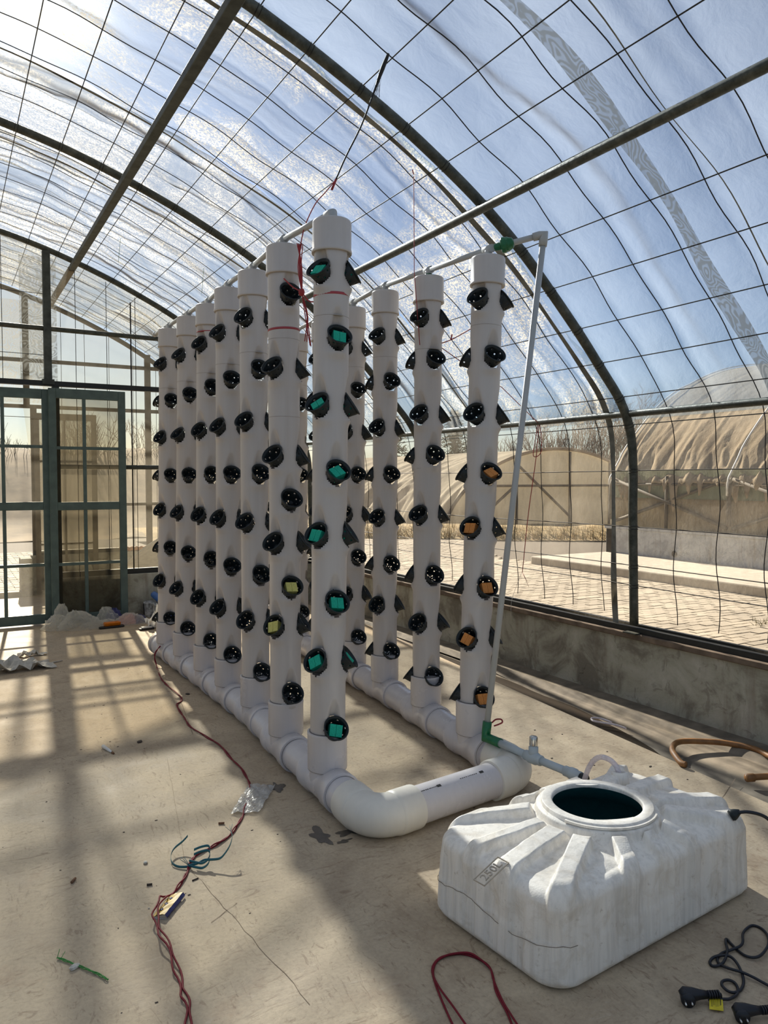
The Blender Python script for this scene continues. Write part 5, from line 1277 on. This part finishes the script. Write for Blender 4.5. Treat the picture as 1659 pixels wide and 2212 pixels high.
def tree(x, y, h, seed, label, mat='bark', spread=1.0, group='bare trees beyond the yard'):
    r = random.Random(seed); m = MB()
    def br(p, d, L, rad, lev):
        q = p; pts = [p]; dd = d
        for k in range(3):
            dd = (dd+Vector((r.uniform(-.22, .22), r.uniform(-.22, .22), r.uniform(-.05, .16)))).normalized(); q = q+dd*(L/3); pts.append(q)
        m.tube(pts, [rad, rad*.85, rad*.7, rad*.5], 5 if lev < 2 else 3, caps=False)
        if lev >= (5 if h > 6 else 4): return
        for k in range(r.randint(3, 4) if lev < 3 else 3):
            a = r.uniform(0, 6.28); u = dd.orthogonal().normalized(); w = dd.cross(u); s = r.uniform(.45, .85)*spread
            nd = (dd+u*math.cos(a)*s+w*math.sin(a)*s+Vector((0, 0, .12))).normalized(); tt = r.uniform(.5, 1)
            br(pts[2].lerp(pts[3], tt), nd, L*r.uniform(.6, .78), rad*.55, lev+1)
    t = thing('bare_tree', label, 'tree', (x, y, 0), group)
    br(Vector((x, y, 0)), Vector((0, 0, 1)), h*.34, h*.018, 0); obj('branches', m, M[mat], t); return t
TR = [(44.5,40,9.2,'tall bare tree standing between the arch post and the tan tarpaulin greenhouse'),(38.5,38,7.4,'bushy bare tree beyond the end of the cream greenhouse'),(41.5,37,7.4,'bare tree close to the edge of the tan tarpaulin'),(35.0,39,6.2,'bare tree behind the rounded cream roof'),
      (30.5,41,5.2,'bare tree behind the cream roof, beside the riser'),(5.5,30,4.6,'bare tree beyond the outer gable, near the rearmost tower'),(1.9,28,2.9,'low bare tree beyond the open doorway'),(6.9,31.5,4.4,'bare tree beyond the gable corner behind the towers'),(4.1,33,4.2,'slim bare tree beyond the closed door leaf'),(3.0,37,3.9,'distant bare tree between the doorway and the closed leaf')]
for k, (x, y, h, lb) in enumerate(TR): tree(x, y, h, 40+k, lb)
def conifer(x, y, h, seed, label):
    t = thing('conifer', label, 'tree', (x, y, 0), 'conifers beyond the yard'); m = MB(); m.tube([(x, y, 0), (x, y, h)], [.12, .02], 6); obj('trunk', m, M['bark'], t)
    r = random.Random(seed); m = MB()
    for k in range(150):
        z = h*(.2+.8*k/150); L = (h-z)*.42+.15; a = r.uniform(0, 6.28)
        for q in range(16):
            f = q/16; c = Vector((x+math.cos(a)*L*f, y+math.sin(a)*L*f, z-.18*L*f*f)); s = .22+.16*r.random(); d1 = Vector((r.uniform(-1,1), r.uniform(-1,1), r.uniform(-.4,.5))).normalized()
            m.add([c, c+d1*s, c+d1*s*.6+Vector((0,0,.06))], [(0,1,2)])
    o = obj('needles', m, M['needle'], t); o['kind'] = 'stuff'
conifer(22.6, 38.5, 5.0, 1, 'dark conifer behind the cream greenhouse, between towers'); conifer(26.2, 37.5, 5.4, 2, 'dark conifer to the side of the leaning riser, behind the cream roof')

# white sheet and rope between the two gables
m = MB(); V = []
for i in range(16):
    u = i/15; row = []
    for j in range(8):
        v = j/7; x = 1.75+u*1.0; z = .36+v*(.10+.75*u); row.append((x, 9.5-.35*v+.05*math.sin(u*8+v*3), z+.02*math.sin(u*13+v*5)))
    V.append(row)
m.grid(np.array(V), 0, True); o = obj('white_sheet', m, M['cloth'], None, (2.2, 9.4, 0)); md = o.modifiers.new('s', 'SOLIDIFY'); md.thickness = .004
tag(o, 'white sheet draped in the porch bay, behind the inner gable net', 'sheet')
m = MB(); V = [(x, 9.75, .0) for x in (0,)]; m.box(1.85, 2.75, 9.35, 9.62, 0, .33); o = obj('crate', m, M['kerb'], None, (2.3, 9.5, 0)); bevel(o, .01); tag(o, 'low pale crate under the white sheet in the porch bay', 'crate')
m = MB(); m.tube([(1.98+.03*k, 10.44+.008*(-1)**k, .53+.012*(k % 2)) for k in range(14)], .028, 8); tag(obj('orange_rope', m, M['rope'], None, (2.1, 10.44, .5)), 'knotted orange rope lying on the outer gable wall', 'rope')
o = obj('pink_bag', bagblob([(1.86, 10.40, .09, .05, .14, (0, 0))], 31), M['pink'], None, (1.86, 10.40, .46)); o.location.z = .46+.0; tag(o, 'small pink plastic bag on the outer gable wall', 'bag')
